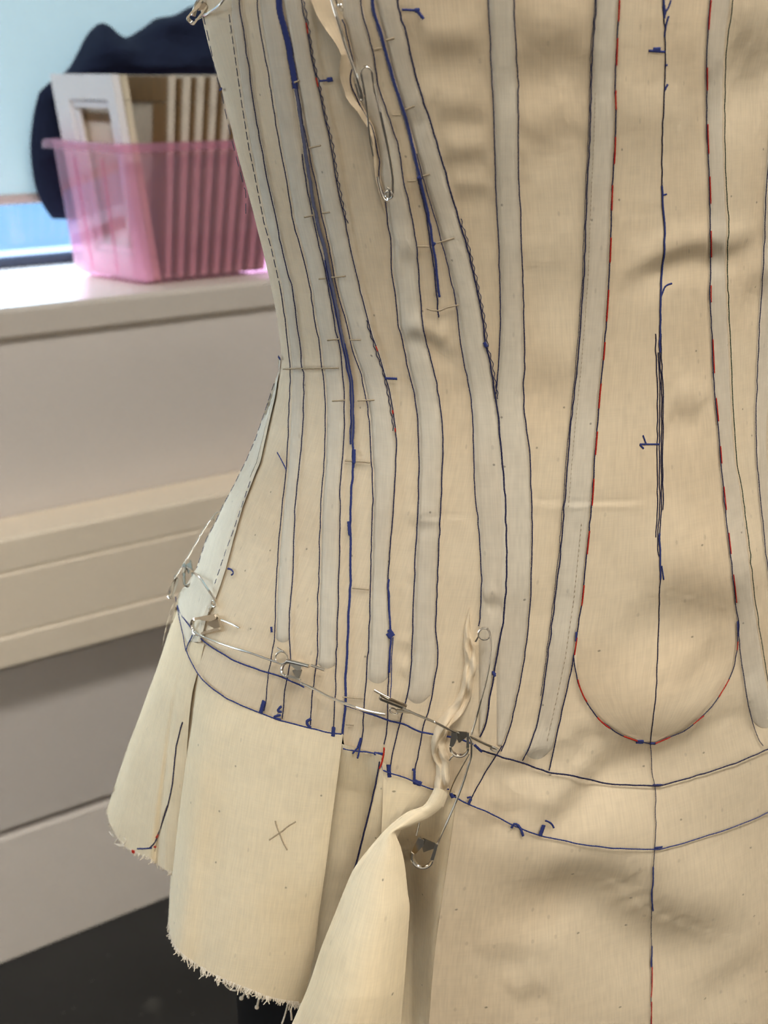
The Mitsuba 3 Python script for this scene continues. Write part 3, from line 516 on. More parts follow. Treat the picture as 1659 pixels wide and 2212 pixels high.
# pen lines
line('pen_line', cut(L['f'], -10, 190), .0030, 'ink_blue', lift=.0011, label='broad blue pen band'); line('pen_line', cut(L['f'], 190, 470), .0019, 'ink_grey', lift=.0011, label='grey pen band')
line('pen_line', cut(L['f'], 470, 960), .0021, 'ink_grey', lift=.0009, label='grey pen band'); line('pen_line', cut(shift(L['f'], -3), 560, 960), .0006, 'ink_blue', lift=.0013); line('pen_line', cut(shift(L['f'], 3), 740, 1010), .0006, 'ink_blue', lift=.0013)
line('pen_line', cut(L['f'], 950, 1585), .0011, 'ink_blue', lift=.0009)
pk = clean(rb((470, 0), (535, 260), (590, 460), (640, 640), (700, 830), (760, 1040), (800, 1200), (850, 1430), (900, 1640), (935, 1810)), r3((1105, 210), (1125, 330), (1140, 480), (1155, 640), (1160, 690)))
line('pen_line', cut(pk, -5, 480), .0013, 'ink_grey', lift=.0010, label='grey pen band'); line('pen_line', cut(shift(pk, 2), -5, 640), .0010, 'ink_blue', lift=.0013); line('pen_line', cut(shift(pk, -3), 380, 683), .0006, 'thread_navy', lift=.0013)
line('pen_line', LINE_A[:9], .0008, 'ink_blue', lift=.0014); line('pen_line', LINE_A[9:17], .0009, 'ink_blue', lift=.0014); line('pen_line', LINE_A[17:], .0008, 'thread_navy', lift=.0018)
line('pen_line', LINE_B[3:], .0007, 'ink_blue', lift=.0014); line('pen_line', LINE_B[:4], .0005, 'ink_blue', lift=.0014); line('pen_line', LINE_B2, .0007, 'ink_blue', lift=.0016); line('pen_line', LINE_B3, .0007, 'ink_blue', lift=.0026); line('pen_line', LINE_B4, .0007, 'ink_blue', lift=.0014)
line('pen_line', r4((200, 1355), (240, 1250)), .0009, 'ink_blue', lift=.0016); line('pen_line', cut(shift(L['h'], 1.5), 1250, 1450), .0009, 'ink_blue', lift=.0016)
for seg in (cut(L['q'], -10, 40), cut(L['q'], 400, 760), cut(L['q'], 1150, 1250), [(1408, 1870), (1407, 1905), (1404, 1935), (1407, 1965)], [(1405, 2040), (1404, 2085)]): line('pen_line', seg, .0009, 'ink_blue', lift=.0014)
# pen and pencil marks
marks = [(r2((1000, 550), (1060, 545)), .0008), (r2((1055, 542), (1092, 538)), .0018), (rb((715, 72), (840, 78)), .0009), (rb((835, 78), (860, 110), (890, 148)), .0012), (rb((820, 78), (858, 78)), .0017), (r3((815, 1082), (890, 1085)), .0011),
    (r7((770, 240), (845, 246)), .0009), (r7((790, 236), (825, 234)), .0018), (r7((865, 75), (850, 130), (845, 175)), .0008), (r7((875, 0), (848, 50), (842, 30)), .0007), (r7((840, 25), (846, 70)), .0014), (r7((846, 312), (858, 308)), .0008), (r7((860, 400), (845, 430)), .0009), (r7((832, 930), (855, 925)), .0008),
    (r7((880, 1352), (850, 1365), (838, 1390), (826, 1425)), .0008), (rh((955, 148), (1060, 148)), .0008), (rh((955, 150), (975, 172)), .0008), (rh((972, 100), (988, 145)), .0007), (r8((712, 1436), (745, 1438)), .0022), (r8((775, 1446), (805, 1447)), .0012), (r8((790, 1645), (835, 1644)), .0010), (r8((797, 1945), (835, 1940)), .0012),
    (rh((610, 1165), (608, 1215)), .0010), (rh((1483, 1110), (1487, 1190)), .0011), (r4((785, 85), (815, 140), (842, 195)), .0007), (r4((468, 828), (495, 838), (503, 855), (490, 868)), .0010), (r4((742, 1195), (745, 1230)), .0013), (rb((870, 1430), (850, 1450)), .0018), (r3((143, 950), (155, 965)), .0015), (r2((325, 615), (340, 602)), .0011),
    (r4((672, 1745), (695, 1665)), .0022), (r4((800, 1785), (760, 1770), (800, 1755)), .0012), (r4((805, 1700), (782, 1730), (806, 1735)), .0012), (r4((990, 1835), (965, 1800), (992, 1780)), .0014), (r4((1130, 1890), (1135, 1830)), .0018), (r4((1290, 1960), (1310, 1900)), .0014), (r4((1255, 2000), (1300, 1950), (1285, 2030)), .0008), (r4((1390, 1998), (1445, 2004)), .0017),
    (r5((190, 1260), (195, 1345)), .0020), (r5((150, 1265), (160, 1300), (190, 1312)), .0013), (r5((350, 1290), (365, 1300), (362, 1390)), .0012), (r5((365, 1375), (412, 1392)), .0026), (r5((610, 1455), (625, 1485)), .0016), (r5((720, 1485), (748, 1478)), .0010), (r5((730, 1528), (748, 1490)), .0013), (r5((1020, 1690), (1042, 1662), (1100, 1745)), .0012), (r5((1215, 1742), (1240, 1670)), .0020), (r5((1250, 1640), (1290, 1660), (1308, 1690)), .0009), (rf((1190, 710), (1270, 785)), .0012),
    (r4((1480, 1230), (1500, 1260)), .0024), (r8((832, 600), (842, 665)), .0007), (r4((1270, 60), (1268, 150)), .0018), (r4((1232, 520), (1240, 610)), .0013), (r5((195, 340), (225, 385)), .0020), (rc((855, 500), (872, 515)), .0016), (r8((30, 1100), (40, 1125)), .0012), (r3((1440, 850), (1455, 880)), .0015), (r3((1115, 215), (1130, 225)), .0016)]
for p, w in marks: line('pen_mark', p, w, 'ink_blue', lift=.0016 if p[0][0] < 1250 else .0012, jit=0, step=2.0)
ticks = [r2((1460, 270), (1510, 258)), r2((1370, 340), (1425, 325)), rb((585, 322), (650, 302)), rb((485, 392), (555, 382)), rb((740, 885), (815, 855)), rb((635, 928), (705, 930)), rb((885, 1425), (940, 1408)), rb((760, 1465), (830, 1462)), r2((830, 562), (862, 548)), r2((930, 1012), (1010, 995)), r2((900, 1490), (960, 1474)), r2((1020, 1460), (1072, 1454)),
    r3((395, 446), (440, 440)), r3((475, 436), (562, 428)), r3((450, 838), (525, 830)), r3((590, 836), (660, 836)), r3((480, 1232), (560, 1226)), r3((640, 1228), (745, 1224)), r3((1015, 236), (1090, 238)), r3((1140, 215), (1250, 183)), r3((1075, 635), (1150, 648), (1200, 630), (1280, 612)), r3((170, 1030), (280, 1022), (520, 1018)), r4((1215, 130), (1370, 145)), r4((1255, 945), (1360, 955)), r4((1190, 1640), (1320, 1650)), r4((1210, 1815), (1260, 1820)), r3((560, 1615), (690, 1622))]
for p in ticks: line('pencil_tick', p, .0007, 'pencil', lift=.0014, jit=0, step=2.0)

# ------------------------------------------------------------------ the flared peplum: separate hanging panels
class Panel:
    def __init__(s, name, top, bottom, left, right, e, m='calico_raw', nu=90, nv=140, label=None, parent=corset, rel=False):
        g = coons(top, bottom, left, right, nu, nv); u, v = np.meshgrid(np.linspace(0, 1, nu), np.linspace(0, 1, nv))
        E = e(u, v) + (relief(toward(g[..., 0], g[..., 1], 0.0)) * np.clip(u * 3, 0, 1) if rel else 0); s.P = toward(g[..., 0], g[..., 1], E)
        s.P = s.P + (.0012 * (meshkit.fbm(s.P * 38, 3, 5) - .5))[..., None] * (FWN := -FW)
        N = gridnormals(s.P); N = np.where((N * (C - s.P)).sum(-1, keepdims=True) < 0, -N, N)
        cu = np.cumsum(np.r_[0, np.linalg.norm(np.diff(s.P[nv // 2], axis=0), axis=1)])
        uv = np.stack([np.repeat(cu[None], nv, 0) + 3 * len(scene) * .01, s.P[..., 2]], -1).reshape(-1, 2)
        s.key = put(name, gridmesh(s.P), m, parent=parent, uv=uv, normals=N.reshape(-1, 3), label=label)
        px, py, _ = proj(s.P); s.N = N
        s.f = LinearNDInterpolator(np.stack([px, py], -1).reshape(-1, 2), np.concatenate([s.P, N], -1).reshape(-1, 6))
    def at(s, p):
        q = s.f(np.asarray(p, float)); ok = ~np.isnan(q[:, 0]); return q[ok, :3], q[ok, 3:]
    def line(s, name, pts, w, m, lift=.0003, jit=.5, label=None):
        P, n = s.at(dense(pts, 3, jit, len(scene)))
        if len(P) > 1: put(name, tube(P + lift * n, w / 2, 6, .0002, n), m, True, corset, label)
B_ = lambda *p: list(p)
flap_back = Panel('peplum_panel', B_((383, 1290), (392, 1335), (402, 1372), (415, 1385), (441, 1392)), [(230, 1752), (238, 1782), (248, 1801), (262, 1822), (276, 1834), (297, 1845), (318, 1852), (335, 1864), (352, 1876), (376, 1888), (395, 1896)],
    [(383, 1290), (373, 1335), (362, 1372), (340, 1440), (318, 1500), (300, 1550), (278, 1608), (260, 1660), (243, 1712), (230, 1752)], [(441, 1392), (430, 1440), (415, 1500), (408, 1560), (400, 1700), (395, 1896)],
    lambda u, v: .002 - .022 * v * u ** 1.5 + .004 * v * np.cos(u * 7) - .02 * v * np.exp(-u / .06) - .006 * np.exp(-((u - .72) / .05) ** 2) * v, label='back-most peplum panel with a blue seam')
panel_side = Panel('peplum_panel', LINE_B[4:-1] + [(741, 1586)], [(364, 1985), (367, 2015), (381, 2050), (411, 2076), (453, 2101), (495, 2122), (537, 2139), (580, 2156), (620, 2165), (652, 2168)],
    [(424, 1443), (411, 1475), (402, 1515), (396, 1560), (388, 1650), (376, 1790), (368, 1900), (364, 1985)], [(741, 1586), (733, 1650), (719, 1755), (702, 1886), (689, 1975), (677, 2072), (652, 2168)],
    lambda u, v: .0012 + .012 * v + .010 * v * np.sin(np.pi * u) - .055 * np.exp(-u / .05) * np.minimum(1, v * 5 + .05) + .004 * np.exp(-((u - .2) / .1) ** 2) * v * 2 - .006 * np.exp(-(1 - u) / .03) * v, nu=110, nv=160, label='wide side peplum panel with a frayed hem')
panel_gore = Panel('peplum_panel', B_((735, 1606), (780, 1618), (832, 1634)), [(640, 2176), (700, 2190), (760, 2200)], [(735, 1606), (715, 1700), (695, 1850), (670, 2000), (640, 2176)], [(832, 1634), (845, 1720), (850, 1860), (820, 2000), (760, 2200)],
    lambda u, v: .0010 - .016 * v * (1 - .6 * u) - .005 * np.clip(v * 6, 0, 1) + .0012 * np.sin(u * 9), nu=50, nv=110, label='narrow recessed pleat between two panels')
panel_gore2 = Panel('peplum_panel', B_((822, 1640), (826, 1645), (834, 1650)), [(735, 1960), (790, 1985), (830, 2000)], [(822, 1640), (817, 1665), (801, 1740), (783, 1810), (770, 1860), (750, 1920), (735, 1960)], [(834, 1650), (840, 1720), (842, 1800), (838, 1900), (830, 2000)],
    lambda u, v: .0012 - .006 * v - .006 * (1 - u) * 0 + .0015 * np.sqrt(np.clip(u, 0, 1)), nu=26, nv=90, label='thin pleat edge beside the recessed pleat')
panel_mid = Panel('peplum_panel', B_((829, 1656), (850, 1668), (890, 1688), (930, 1700), (985, 1712)), [(822, 1880), (835, 1870), (848, 1850)], [(829, 1656), (827, 1720), (824, 1800), (822, 1880)], [(985, 1712), (935, 1742), (872, 1785), (848, 1850)],
    lambda u, v: .0016 + .003 * v - .012 * np.clip((u - .5) * 2, 0, 1) * v, nu=50, nv=70, label='peplum panel half hidden by the pinned flap')
FL_L = [(938, 1702), (928, 1722), (915, 1740), (882, 1753), (841, 1784), (796, 1834), (763, 1879), (743, 1924), (722, 1977), (694, 2047), (665, 2133), (640, 2190), (625, 2225), (606, 2290)]
FL_R = [(966, 1715), (958, 1738), (935, 1760), (890, 1784), (855, 1801), (866, 1830), (874, 1866), (881, 1928), (885, 1961), (882, 2010), (876, 2092), (866, 2212), (860, 2290)]
flap = Panel('pinned_flap', B_((938, 1702), (952, 1704), (966, 1715)), [(606, 2290), (730, 2310), (860, 2290)], FL_L, FL_R,
    lambda u, v: .010 + .022 * np.clip(v * 1.3, 0, 1) + (.004 + .052 * np.clip(v - .1, 0, 1)) * np.sqrt(np.clip(np.sin(np.pi * np.clip(u * .86 + .04, 0, 1)), 0, 1)) - .012 * np.exp(-u / .03) * np.clip(v * 5, .3, 1), nu=80, nv=170, label='cone-shaped flap of gathered calico spreading below the pins')
zt_ = np.linspace(CFZ := float(tz([(985, 1725)])[1][0]), .60, 12); rx, ry, _ = proj(base(np.full(12, TS), zt_)); rim_r = [(float(a) + 1.5, float(b)) for a, b in zip(rx, ry)]
under = Panel('flap_underside', B_((838, 1792), (880, 1772), (942, 1730), (966, 1714), rim_r[0]), [(836, 2290), (890, 2300), (rim_r[-1][0], max(2290, rim_r[-1][1]))], [(838, 1792), (846, 1836), (856, 1900), (860, 1961), (858, 2010), (850, 2092), (836, 2290)], rim_r,
    lambda u, v: -.034 * np.clip(v * 9, 0, 1) * (1 - u) ** 1.25 * np.clip(1.35 - .8 * v, 0, 1) - .0006, nu=40, nv=110, label='shaded recess of cloth behind the pinned flap', rel=True)
# seams, pen and pencil on the peplum
flap_back.line('stitch_line', r6((462, -215), (440, -130), (424, -60), (420, 0), (410, 100), (390, 200), (370, 270), (345, 340), (325, 390), (290, 432)), .0008, 'thread_navy'); flap_back.line('stitch_line', rk((1150, 520), (1060, 800), (1030, 1000), (960, 1200), (900, 1380)), .0004, 'pencil')
flap_back.line('pen_mark', rk((590, 1335), (720, 1330), (860, 1320)), .0008, 'ink_blue'); flap_back.line('tacking_stitch', rk((940, 1130), (985, 1075)), .0016, 'ink_red'); flap_back.line('tacking_stitch', rk((890, 1290), (930, 1310)), .0012, 'ink_red')
flap_back.line('tacking_stitch', rk((350, 1330), (430, 1370), (540, 1395)), .0020, 'ink_red'); flap_back.line('tacking_stitch', rk((100, 1120), (200, 1170)), .0012, 'ink_red')
panel_gore2.line('stitch_line', [(821, 1645), (818, 1664), (802, 1740), (784, 1810), (771, 1860), (752, 1919)], .0009, 'thread_navy', lift=.0004, jit=.2)
line('tacking_stitch', [(832, 1610), (827, 1640), (822, 1655)], .0008, 'ink_red', lift=.0026)
panel_side.line('pencil_mark', r6((905, 390), (960, 350), (1040, 295)), .0007, 'pencil'); panel_side.line('pencil_mark', r6((935, 290), (965, 370), (997, 440)), .0007, 'pencil')
# frayed hem of the side panel: short yarn ends, two longer knotted threads, loops
def fray(p, hem_pts, n, lo, hi, seed):
    g = np.random.default_rng(seed); ms = []
    h = dense(hem_pts, 1.0); idx = np.sort(g.integers(0, len(h), n))
    H = p.P[-1]; 
    for i in idx:
        f = i / len(h) * (len(H) - 1); k = min(int(f), len(H) - 2); a = H[k] + (f - k) * (H[k + 1] - H[k])
        dn = p.P[-1][k] - p.P[-3][k]; dn /= np.linalg.norm(dn); side = g.normal(0, .5, 3); d = dn + side * .6; d /= np.linalg.norm(d)
        ln = g.uniform(lo, hi); q = np.array([a - .001 * dn, a + d * ln * .5, a + d * ln * .9 + g.normal(0, .3, 3) * ln])
        ms.append(tube(q, [.00032, .0003, .00022], 5))
    return cat_mesh(ms)
hem2 = [(364, 1985), (367, 2015), (381, 2050), (411, 2076), (453, 2101), (495, 2122), (537, 2139), (580, 2156), (620, 2165), (652, 2168)]
put('frayed_edge', fray(panel_side, hem2, 240, .0008, .0032, 3), 'thread_pale', True, corset, 'frayed yarn ends along the hem', kind='stuff')
put('frayed_edge', fray(flap_back, hem2, 90, .0006, .0022, 4), 'thread_pale', True, corset, 'frayed yarn ends along the hem', kind='stuff')
def air(pts, e, r, name, m, label=None, parent=None, step=3, sides=7, flat=None, **k):
    p = dense(pts, step); s = np.linspace(0, 1, len(p)); e = np.interp(s, np.linspace(0, 1, len(np.atleast_1d(e))), np.atleast_1d(e))
    return put(name, tube(toward(p[:, 0], p[:, 1], e), r, sides, flat), m, True, parent or corset, label, **k)
for pts, rr in ((rm((815, 800), (790, 850), (765, 882)), .0005), (rm((820, 800), (835, 850), (838, 880)), .0005), (rm((940, 860), (930, 920), (918, 965)), .0006), (rm((1218, 930), (1200, 1010), (1160, 1130)), .00045), (rm((1228, 960), (1250, 1020), (1255, 1090)), .0005), (rm((400, 590), (395, 640), (450, 660), (490, 630)), .0005), (rm((600, 720), (620, 760), (700, 805), (760, 790)), .0005), (rm((610, 700), (650, 740), (720, 760)), .0005)):
    air(pts, .010, [rr], 'loose_thread', 'thread_pale', 'loose thread hanging from the frayed hem')
for pts in (rk((60, 1010), (120, 960), (220, 1010), (240, 1080), (130, 1090), (60, 1010)), rk((150, 1250), (300, 1120), (370, 1180), (320, 1260), (150, 1250)), rk((60, 1020), (130, 1110), (240, 1130), (330, 1280)), rk((180, 1250), (260, 1290), (340, 1290))):
    air(pts, -.006, [.00035], 'loose_thread', 'thread_pale', 'white looped thread on the back hem')
for k, (cx, cy) in enumerate(rm((768, 880), (918, 968))): put('thread_knot', trimesh.creation.icosphere(2, .0011).apply_translation(toward(cx, cy, .010)), 'thread_pale', True, corset, 'small white knot at a thread end')
for pts in (rd((270, 1600), (225, 1780), (160, 1960), (110, 2180)), rd((255, 1620), (180, 1850), (120, 2100), (90, 2300))): air(pts, -.002, [.00025], 'loose_thread', 'thread_pale', 'pale loose thread hanging beside the left edge')

# ------------------------------------------------------------------ the two pinned tucks
def ridge(name, centre, half, height, label, seed=1, m='calico'):
    c = dense(centre, 2.0); n = len(c); t = np.gradient(c, axis=0); t /= np.linalg.norm(t, axis=1, keepdims=True); q = np.stack([-t[:, 1], t[:, 0]], 1)
    s = np.linspace(0, 1, n); hw = np.interp(s, np.linspace(0, 1, len(half)), half); hh = np.interp(s, np.linspace(0, 1, len(height)), height)
    u = np.linspace(-1.25, 1.25, 31)
    X = c[:, 0, None] - q[:, 0, None] * u * hw[:, None]; Yy = c[:, 1, None] - q[:, 1, None] * u * hw[:, None]
    ph = s * n * 2.0 / 19.0
    prof = np.sqrt(np.clip(1 - np.abs(u[None]) ** 2.4, 0, 1)) * (1 + .30 * np.sin(ph[:, None] + 1.8 * u[None]) + .16 * np.sin(2.3 * ph[:, None] - 3 * u[None] + seed))
    groove = -.30 * np.exp(-((u[None] - .25 * np.sin(ph[:, None] * .6)) / .22) ** 2)
    E = hh[:, None] * (prof + groove * (np.abs(u[None]) < 1)) - .0006 * (np.abs(u[None]) > 1)
    P, nn = surf(X, Yy); P = P + E[..., None] * nn
    return put_strip(name, P, m, label)
tuck = rc((668, -30), (655, 60), (650, 150), (655, 250), (668, 330), (672, 430), (655, 520), (640, 640), (590, 760), (520, 840), (455, 920), (425, 1000), (405, 1080), (412, 1160), (445, 1250), (445, 1340), (432, 1420), (430, 1480), (405, 1560))
ridge('pinned_tuck', tuck, [2, 8, 13, 13, 13, 15, 15, 15, 16, 16, 15], [.0003, .0018, .0042, .0045, .0045, .005, .005, .0055, .006, .006, .006], 'twisted rope-like tuck of cloth held by the lower safety pins')
# upper tuck: an upstanding fold whose pale edge faces left
TL = clean(ra((120, -60), (150, 20), (190, 140), (270, 290), (370, 430), (470, 560), (545, 690), (580, 780), (560, 880), (540, 1000), (535, 1080), (555, 1190), (590, 1290), (620, 1400), (690, 1500), (800, 1600)), rb((400, 950), (450, 1020), (480, 1100), (488, 1200), (490, 1330), (500, 1430), (520, 1520), (550, 1650), (590, 1800)))
TR = clean(ra((430, -60), (470, 120), (530, 330), (600, 560), (680, 780), (720, 950), (740, 1130), (745, 1280), (790, 1430), (880, 1600)), rb((440, 920), (490, 1030), (510, 1140), (520, 1250), (530, 1350), (525, 1440), (540, 1530), (565, 1650), (598, 1800)))
def tuckprof(s, t):
    h = .0048 * np.interp(t, [0, .3, .42, .5, .62, .8, .92, 1], [1, .85, .55, .8, .6, .35, .2, .02])
    return np.where(s < .1, h * np.sqrt(np.clip(s / .1, 0, 1)), h * (1 - (s - .1) / .9) ** 1.15)
put_strip('pinned_tuck', strip(TL, TR, -8, 472, round_end=False, step=2.5, m=28, inset=0, prof=tuckprof), 'calico', 'upstanding pinned fold with a pale edge at the upper dart')

# ------------------------------------------------------------------ safety pins
PIN_GROUP = None
def wire(pin, pts, e, r=.00042, name='wire', m='pin_steel'):
    p = dense(pts, 2.0); s = np.linspace(0, 1, len(p)); ee = np.interp(s, np.linspace(0, 1, len(e)), e)
    return put(name, tube(toward(p[:, 0], p[:, 1], ee + .0012), r, 9), m, 35, pin)
def coil(pin, c, rp, e, turns=1.6, a0=0.0, r=.00042, squash=1.0, ang=0.0):
    a = a0 + np.linspace(0, turns * 2 * np.pi, int(turns * 28)); x, y = rp * np.cos(a), rp * squash * np.sin(a); ca, sa = math.cos(ang), math.sin(ang)
    ee = e + np.linspace(0, .0007 * turns, len(a))
    put('coil', tube(toward(c[0] + x * ca - y * sa, c[1] + x * sa + y * ca, ee + .0012), r, 9), 'pin_steel', 35, pin)
def rounded(p, r): return Polygon(p).buffer(-r).buffer(2 * r).buffer(-r)
def clasp(pin, tip, mouth, width, e, thick=.0016, tilt=0.0, cover='half', plate=True, m='pin_steel'):
    """A bent sheet cap: tip and mouth in pixels (centre line), width in pixels; local x runs tip -> mouth, y across, z outwards."""
    A = toward(np.array(tip[0]), np.array(tip[1]), np.array(e + .0012)); M = toward(np.array(mouth[0]), np.array(mouth[1]), np.array(e + .0012))
    ln = np.linalg.norm(M - A); x = (M - A) / ln; out = C - A; out -= (out @ x) * x; out /= np.linalg.norm(out); y = np.cross(out, x)
    if tilt: out, y = math.cos(tilt) * out + math.sin(tilt) * y, math.cos(tilt) * y - math.sin(tilt) * out
    wd = width * np.dot(A - C, FW) / F; r = wd / 2
    outer = union_all([Point(r, 0).buffer(r, 24), Polygon([(r, -r), (ln, -r * .86), (ln, r * .86), (r, r)])])
    wall = max(.0008, wd * .15)
    inner = union_all([Point(r, 0).buffer(r - wall, 24), Polygon([(r, -r + wall), (ln + .01, -r * .86 + wall), (ln + .01, r * .86 - wall), (r, r - wall)])])
    def solid(poly, h, z0):
        bev = min(.00025, h * .3)
        ms = []
        for g in getattr(poly, 'geoms', [poly]):
            lo = trimesh.creation.extrude_polygon(g.buffer(-bev), bev, engine='earcut'); mid = trimesh.creation.extrude_polygon(g, h - 2 * bev, engine='earcut'); mid.apply_translation([0, 0, bev]); hi2 = lo.copy(); hi2.apply_translation([0, 0, h - bev])
            ms += [lo, mid, hi2]
        s = cat_mesh(ms); s.apply_translation([0, 0, z0]); return s
    Mx = np.eye(4); Mx[:3, 0], Mx[:3, 1], Mx[:3, 2], Mx[:3, 3] = x, y, out, A
    k = put('clasp', solid(outer.difference(inner), thick, 0).apply_transform(Mx), m, 40, pin)
    # rounded rim bead that catches the light
    ring = np.array(outer.buffer(-wall * .5).exterior.coords); ring = ring[(ring[:, 0] < ln * .93)]
    st = np.argmax(np.linalg.norm(np.diff(ring, axis=0), axis=1)); ring = np.roll(ring[:-1] if np.allclose(ring[0], ring[-1]) else ring, -(st + 1), axis=0)
    put('rim', tube((np.c_[ring, np.full(len(ring), thick * .9)] @ np.stack([x, y, out])) + A, wall * .5, 8), m, 35, k)
    if plate:
        q = rounded([(ln * .30, r * .92), (ln * .98, r * .88), (ln * .98, r * .32), (ln * .78, r * .22), (ln * .45, r * .55)], wd * .05)
        if not q.is_empty: put('folded_plate', solid(q, .0006, thick * .75).apply_transform(Mx), m, 40, k)
        b = rounded([(ln * .52, r * .05), (ln * .80, -r * .70), (ln * .98, -r * .75), (ln * .98, r * .5), (ln * .8, r * .5)], wd * .04)
        if not b.is_empty: put('back_plate', solid(b, .0005, 0).apply_transform(Mx), 'pin_dull', 40, k)
def safety_pin(label): return thing('safety_pin', label, 'safety pin', 'safety pins fastened through the corset')
# 1 at the top left corner of the frame
p = safety_pin('open silver safety pin at the top left corner of the corset, cut off above')
wire(p, rt((170, 330), (270, 270), (430, 180), (560, 80), (660, -60), (690, -140)), [.004, .006, .009, .006], .0005); wire(p, rt((130, 260), (165, 130), (240, -20), (270, -90)), [-.006, -.004], .0011, m='pin_dull')
clasp(p, rt((95, 330))[0], rt((330, 30))[0], 22, .001, cover='half')
# 2 long pin along the upper tuck
p = safety_pin('long closed silver safety pin lying along the upper tuck, reaching the top edge')
wire(p, ra((380, -60), (440, 160), (520, 420), (600, 680), (690, 930), (760, 1150), (830, 1400), (850, 1470)), [.010, .010, .009, .0085, .008, .006], .00062); wire(p, ra((440, -60), (470, 60), (520, 130)), [.006, .005], .0004)
coil(p, ra((525, 110))[0], 7, .005, 1.7, ang=1.2, squash=.45); clasp(p, ra((840, 1500))[0], ra((760, 1230))[0], 12, .005, plate=False)
# 3 pin with its loop up beside the tuck
p = safety_pin('silver safety pin with rounded clasp at top and coil at bottom, below the long pin')
clasp(p, ra((890, 970))[0], ra((960, 1400))[0], 28, .0040, plate=False)
wire(p, rb((482, 690), (510, 820), (550, 1000), (590, 1180), (620, 1350), (635, 1480), (635, 1580)), [.0055, .006, .005, .004, .0035], .0005); wire(p, rb((395, 700), (415, 830), (430, 930), (440, 1050), (455, 1160), (475, 1270)), [.005, .0045, .004, .003], .00042)
wire(p, rb((512, 1440), (530, 1530), (560, 1610), (585, 1635), (605, 1620), (612, 1580), (605, 1540), (590, 1525)), [.003, .0035, .004, .0045], .00048); coil(p, rb((600, 1590))[0], 8.5, .0035, 1.2, ang=.1)
# 4 pin standing out at the left edge
p = safety_pin('silver safety pin standing out from the left edge against the wall')
wire(p, rd((1060, 140), (990, 130), (920, 190), (800, 350), (650, 600), (500, 860), (390, 1040), (270, 1230)), [-.010, -.006, -.004, -.002, 0], .00052); wire(p, rd((920, 225), (940, 265), (990, 305), (1030, 310)), [-.006, -.012], .0005, name='coil')
clasp(p, rd((215, 1520))[0], rd((330, 1180))[0], 17, -.001, tilt=.9)
# 5 pin seen end-on
p = safety_pin('silver safety pin seen end-on at the notch of the left edge, arching to the right')
clasp(p, rd((540, 1340))[0], rd((500, 960))[0], 25, .003, tilt=.5, m='pin_dull'); wire(p, rd((480, 1010), (570, 1090), (700, 1200), (800, 1350), (890, 1480), (940, 1560)), [.012, .014, .013, .010, .006], .0006)
wire(p, rd((430, 1020), (420, 1150), (440, 1280), (480, 1340)), [.010, .008], .0007); coil(p, rd((915, 1620))[0], 6.5, .004, 2.2, ang=1.3, squash=.6, r=.0005)
# 6 pin at the left of the hip line
p = safety_pin('silver safety pin with an open loop clasp, leftmost on the blue hip line')
clasp(p, rd((590, 2000))[0], rd((1020, 1900))[0], 40, .003); wire(p, rd((1040, 1880), (1200, 1940), (1340, 2010)), [.0035, .002], .00050); wire(p, [(419, 1358), (428, 1370), (452, 1381), (500, 1398), (540, 1410), (580, 1424), (600, 1431)], [.003, .0035, .003, .003], .00048)
coil(p, (608, 1421), 13.0, .003, 1.2, ang=.2, r=.00042); wire(p, re_((300, 200), (380, 250), (470, 300), (530, 380)), [.0015, .003], .00045); wire(p, rd((790, 1660), (850, 1700), (830, 1760)), [.002, .003], .0004)
# 7 the brightest pin
p = safety_pin('shiniest silver safety pin along the blue hip line, its clasp open to the right')
clasp(p, re_((400, 640))[0], re_((850, 780))[0], 34, .003); wire(p, re_((830, 990), (1100, 1110), (1400, 1270), (1659, 1385)) + [(760, 1525), (790, 1535), (818, 1541), (832, 1543)], [.004, .005, .005, .003], .00066)
wire(p, re_((1060, 590), (1200, 640), (1360, 700)), [.004, .003], .0006); wire(p, re_((520, 490), (700, 530), (860, 570), (1010, 610)), [.0055, .006], .0009, name='arm'); wire(p, re_((590, 820), (830, 930)), [.0045, .0045], .0005, name='arm')
# 8 pin lying across the lower tuck
p = safety_pin('thin dull silver safety pin crossing over the lower tuck, its clasp seen edge-on at left')
clasp(p, rf((185, 235))[0], rf((470, 350))[0], 15, .0045, tilt=1.0, m='pin_dull'); wire(p, rf((140, 150), (210, 190), (300, 235)), [.004, .005], .0006, m='pin_dull'); wire(p, rf((440, 345), (530, 385), (800, 500), (950, 575), (1150, 645), (1300, 715), (1440, 775)), [.006, .009, .0125, .0115, .006, .0035, .002], .00058, m='pin_dull')
wire(p, rf((380, 365), (450, 372), (520, 382)), [.005, .006], .0009, name='arm', m='pin_dull'); coil(p, rf((1400, 770))[0], 8, .0016, 2.0, ang=.4, squash=.45); coil(p, rf((345, 370))[0], 9, .0025, 1.5, ang=.5, squash=.6)
# 9 pin hanging with its coil at the top
p = safety_pin('silver safety pin upright beside the lower tuck, round coil at top, clasp at hip line')
coil(p, rc((785, 190))[0], 12.5, .0045, 1.35, r=.00045); wire(p, rc((810, 140), (835, 200), (842, 280), (830, 420), (800, 580), (760, 730), (720, 880), (680, 1020)), [.0055, .007, .0085, .009, .009, .0085, .0095], .00045)
wire(p, rc((745, 200), (715, 250)), [.004, .002], .00045); clasp(p, rc((575, 1195))[0], rc((590, 985))[0], 43, .0085)
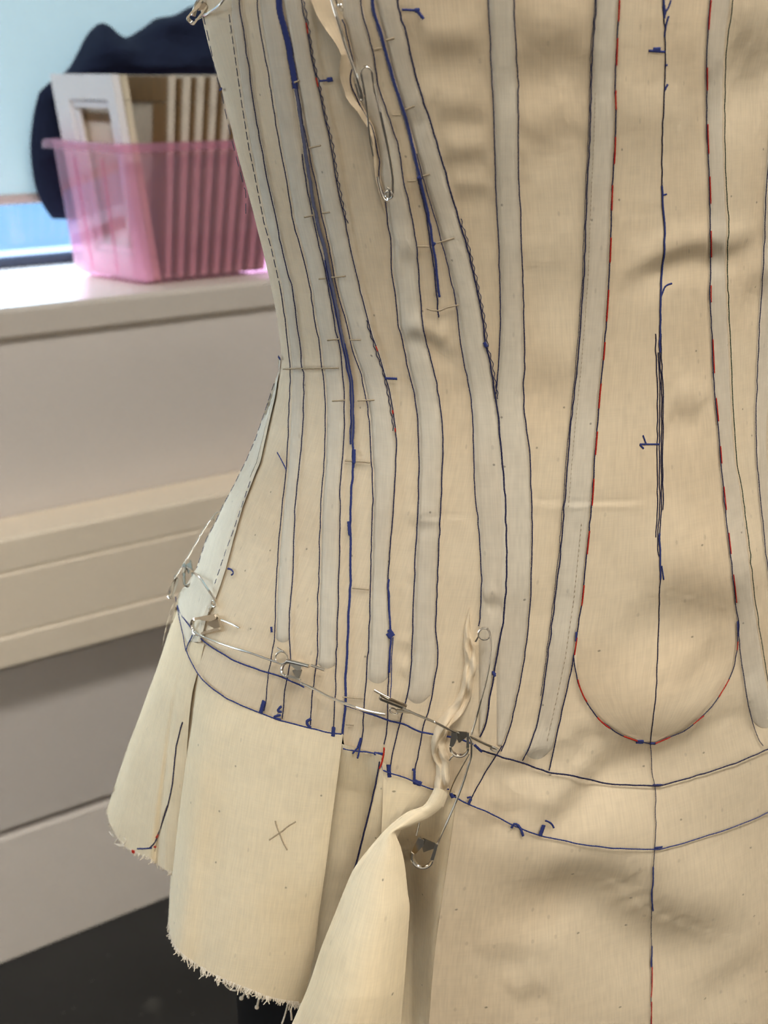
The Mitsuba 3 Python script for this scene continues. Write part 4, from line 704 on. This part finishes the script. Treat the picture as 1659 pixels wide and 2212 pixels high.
# 10 lowest pin
p = safety_pin('silver safety pin hanging lowest, clasp dangling in front of the shaded flap')
clasp(p, rc((245, 2105))[0], rc((330, 1880))[0], 52, .0135); wire(p, rc((385, 1945), (460, 1780), (540, 1600), (610, 1420), (650, 1290), (680, 1170), (680, 1090), (660, 1030)), [.0145, .013, .011, .010, .009, .0085], .00048)
wire(p, rc((225, 1850), (250, 1740)), [.014, .012], .00048); wire(p, rc((500, 1230), (520, 1200), (560, 1180)), [.006, .007], .0004); wire(p, rc((660, 1180), (600, 1290), (540, 1400), (500, 1500)), [.005, .004, .003], .0003, m='pin_dull')

# ------------------------------------------------------------------ the black dress form inside
fz = np.array([.40, .44, .50, .6, .7, .78, .86, .92, .97, 1.0, 1.05, 1.1, 1.15, 1.17]); fa = np.array([.10, .165, .172, .172, .170, .166, .160, .148, .133, .127, .131, .136, .138, .10])
tt, zg = np.meshgrid(np.linspace(-np.pi, np.pi, 120), np.linspace(.40, 1.17, 110)); af = PC(fz, fa)(zg); _, _, cx, cy = section(np.clip(zg, .62, 1.17))
Bf = af * .74; A0, B0, _, _ = section(np.clip(zg, .62, 1.17))
FP = np.stack([cx + af * np.sin(tt) * NL[0] + Bf * np.cos(tt) * NF[0], cy + af * np.sin(tt) * NL[1] + Bf * np.cos(tt) * NF[1], zg], -1)
bot = np.vstack([FP[0], FP[0].mean(0)[None]]); k = len(FP[0]); fb = np.array([[i, (i + 1) % k, k] for i in range(k)])
form = thing('dress_form', 'black dress form showing below the frayed hem of the corset', 'dress form')
put('torso', cat_mesh([gridmesh(FP), trimesh.Trimesh(bot, fb, process=False)]), 'dress_form_black', True, form)
cen = FP[0].mean(0)
pole = trimesh.creation.revolve(np.array([(0, .0), (.019, .0), (.019, .42), (0, .42)]), sections=32); pole.apply_translation([cen[0], cen[1], .0]); put('pole', pole, 'dress_form_black', 30, form)
foot = trimesh.creation.revolve(np.array([(0, 0.0), (.17, 0.0), (.17, .012), (.03, .035), (0, .035)]), sections=48); foot.apply_translation([cen[0], cen[1], 0]); put('base', foot, 'dress_form_black', 30, form)
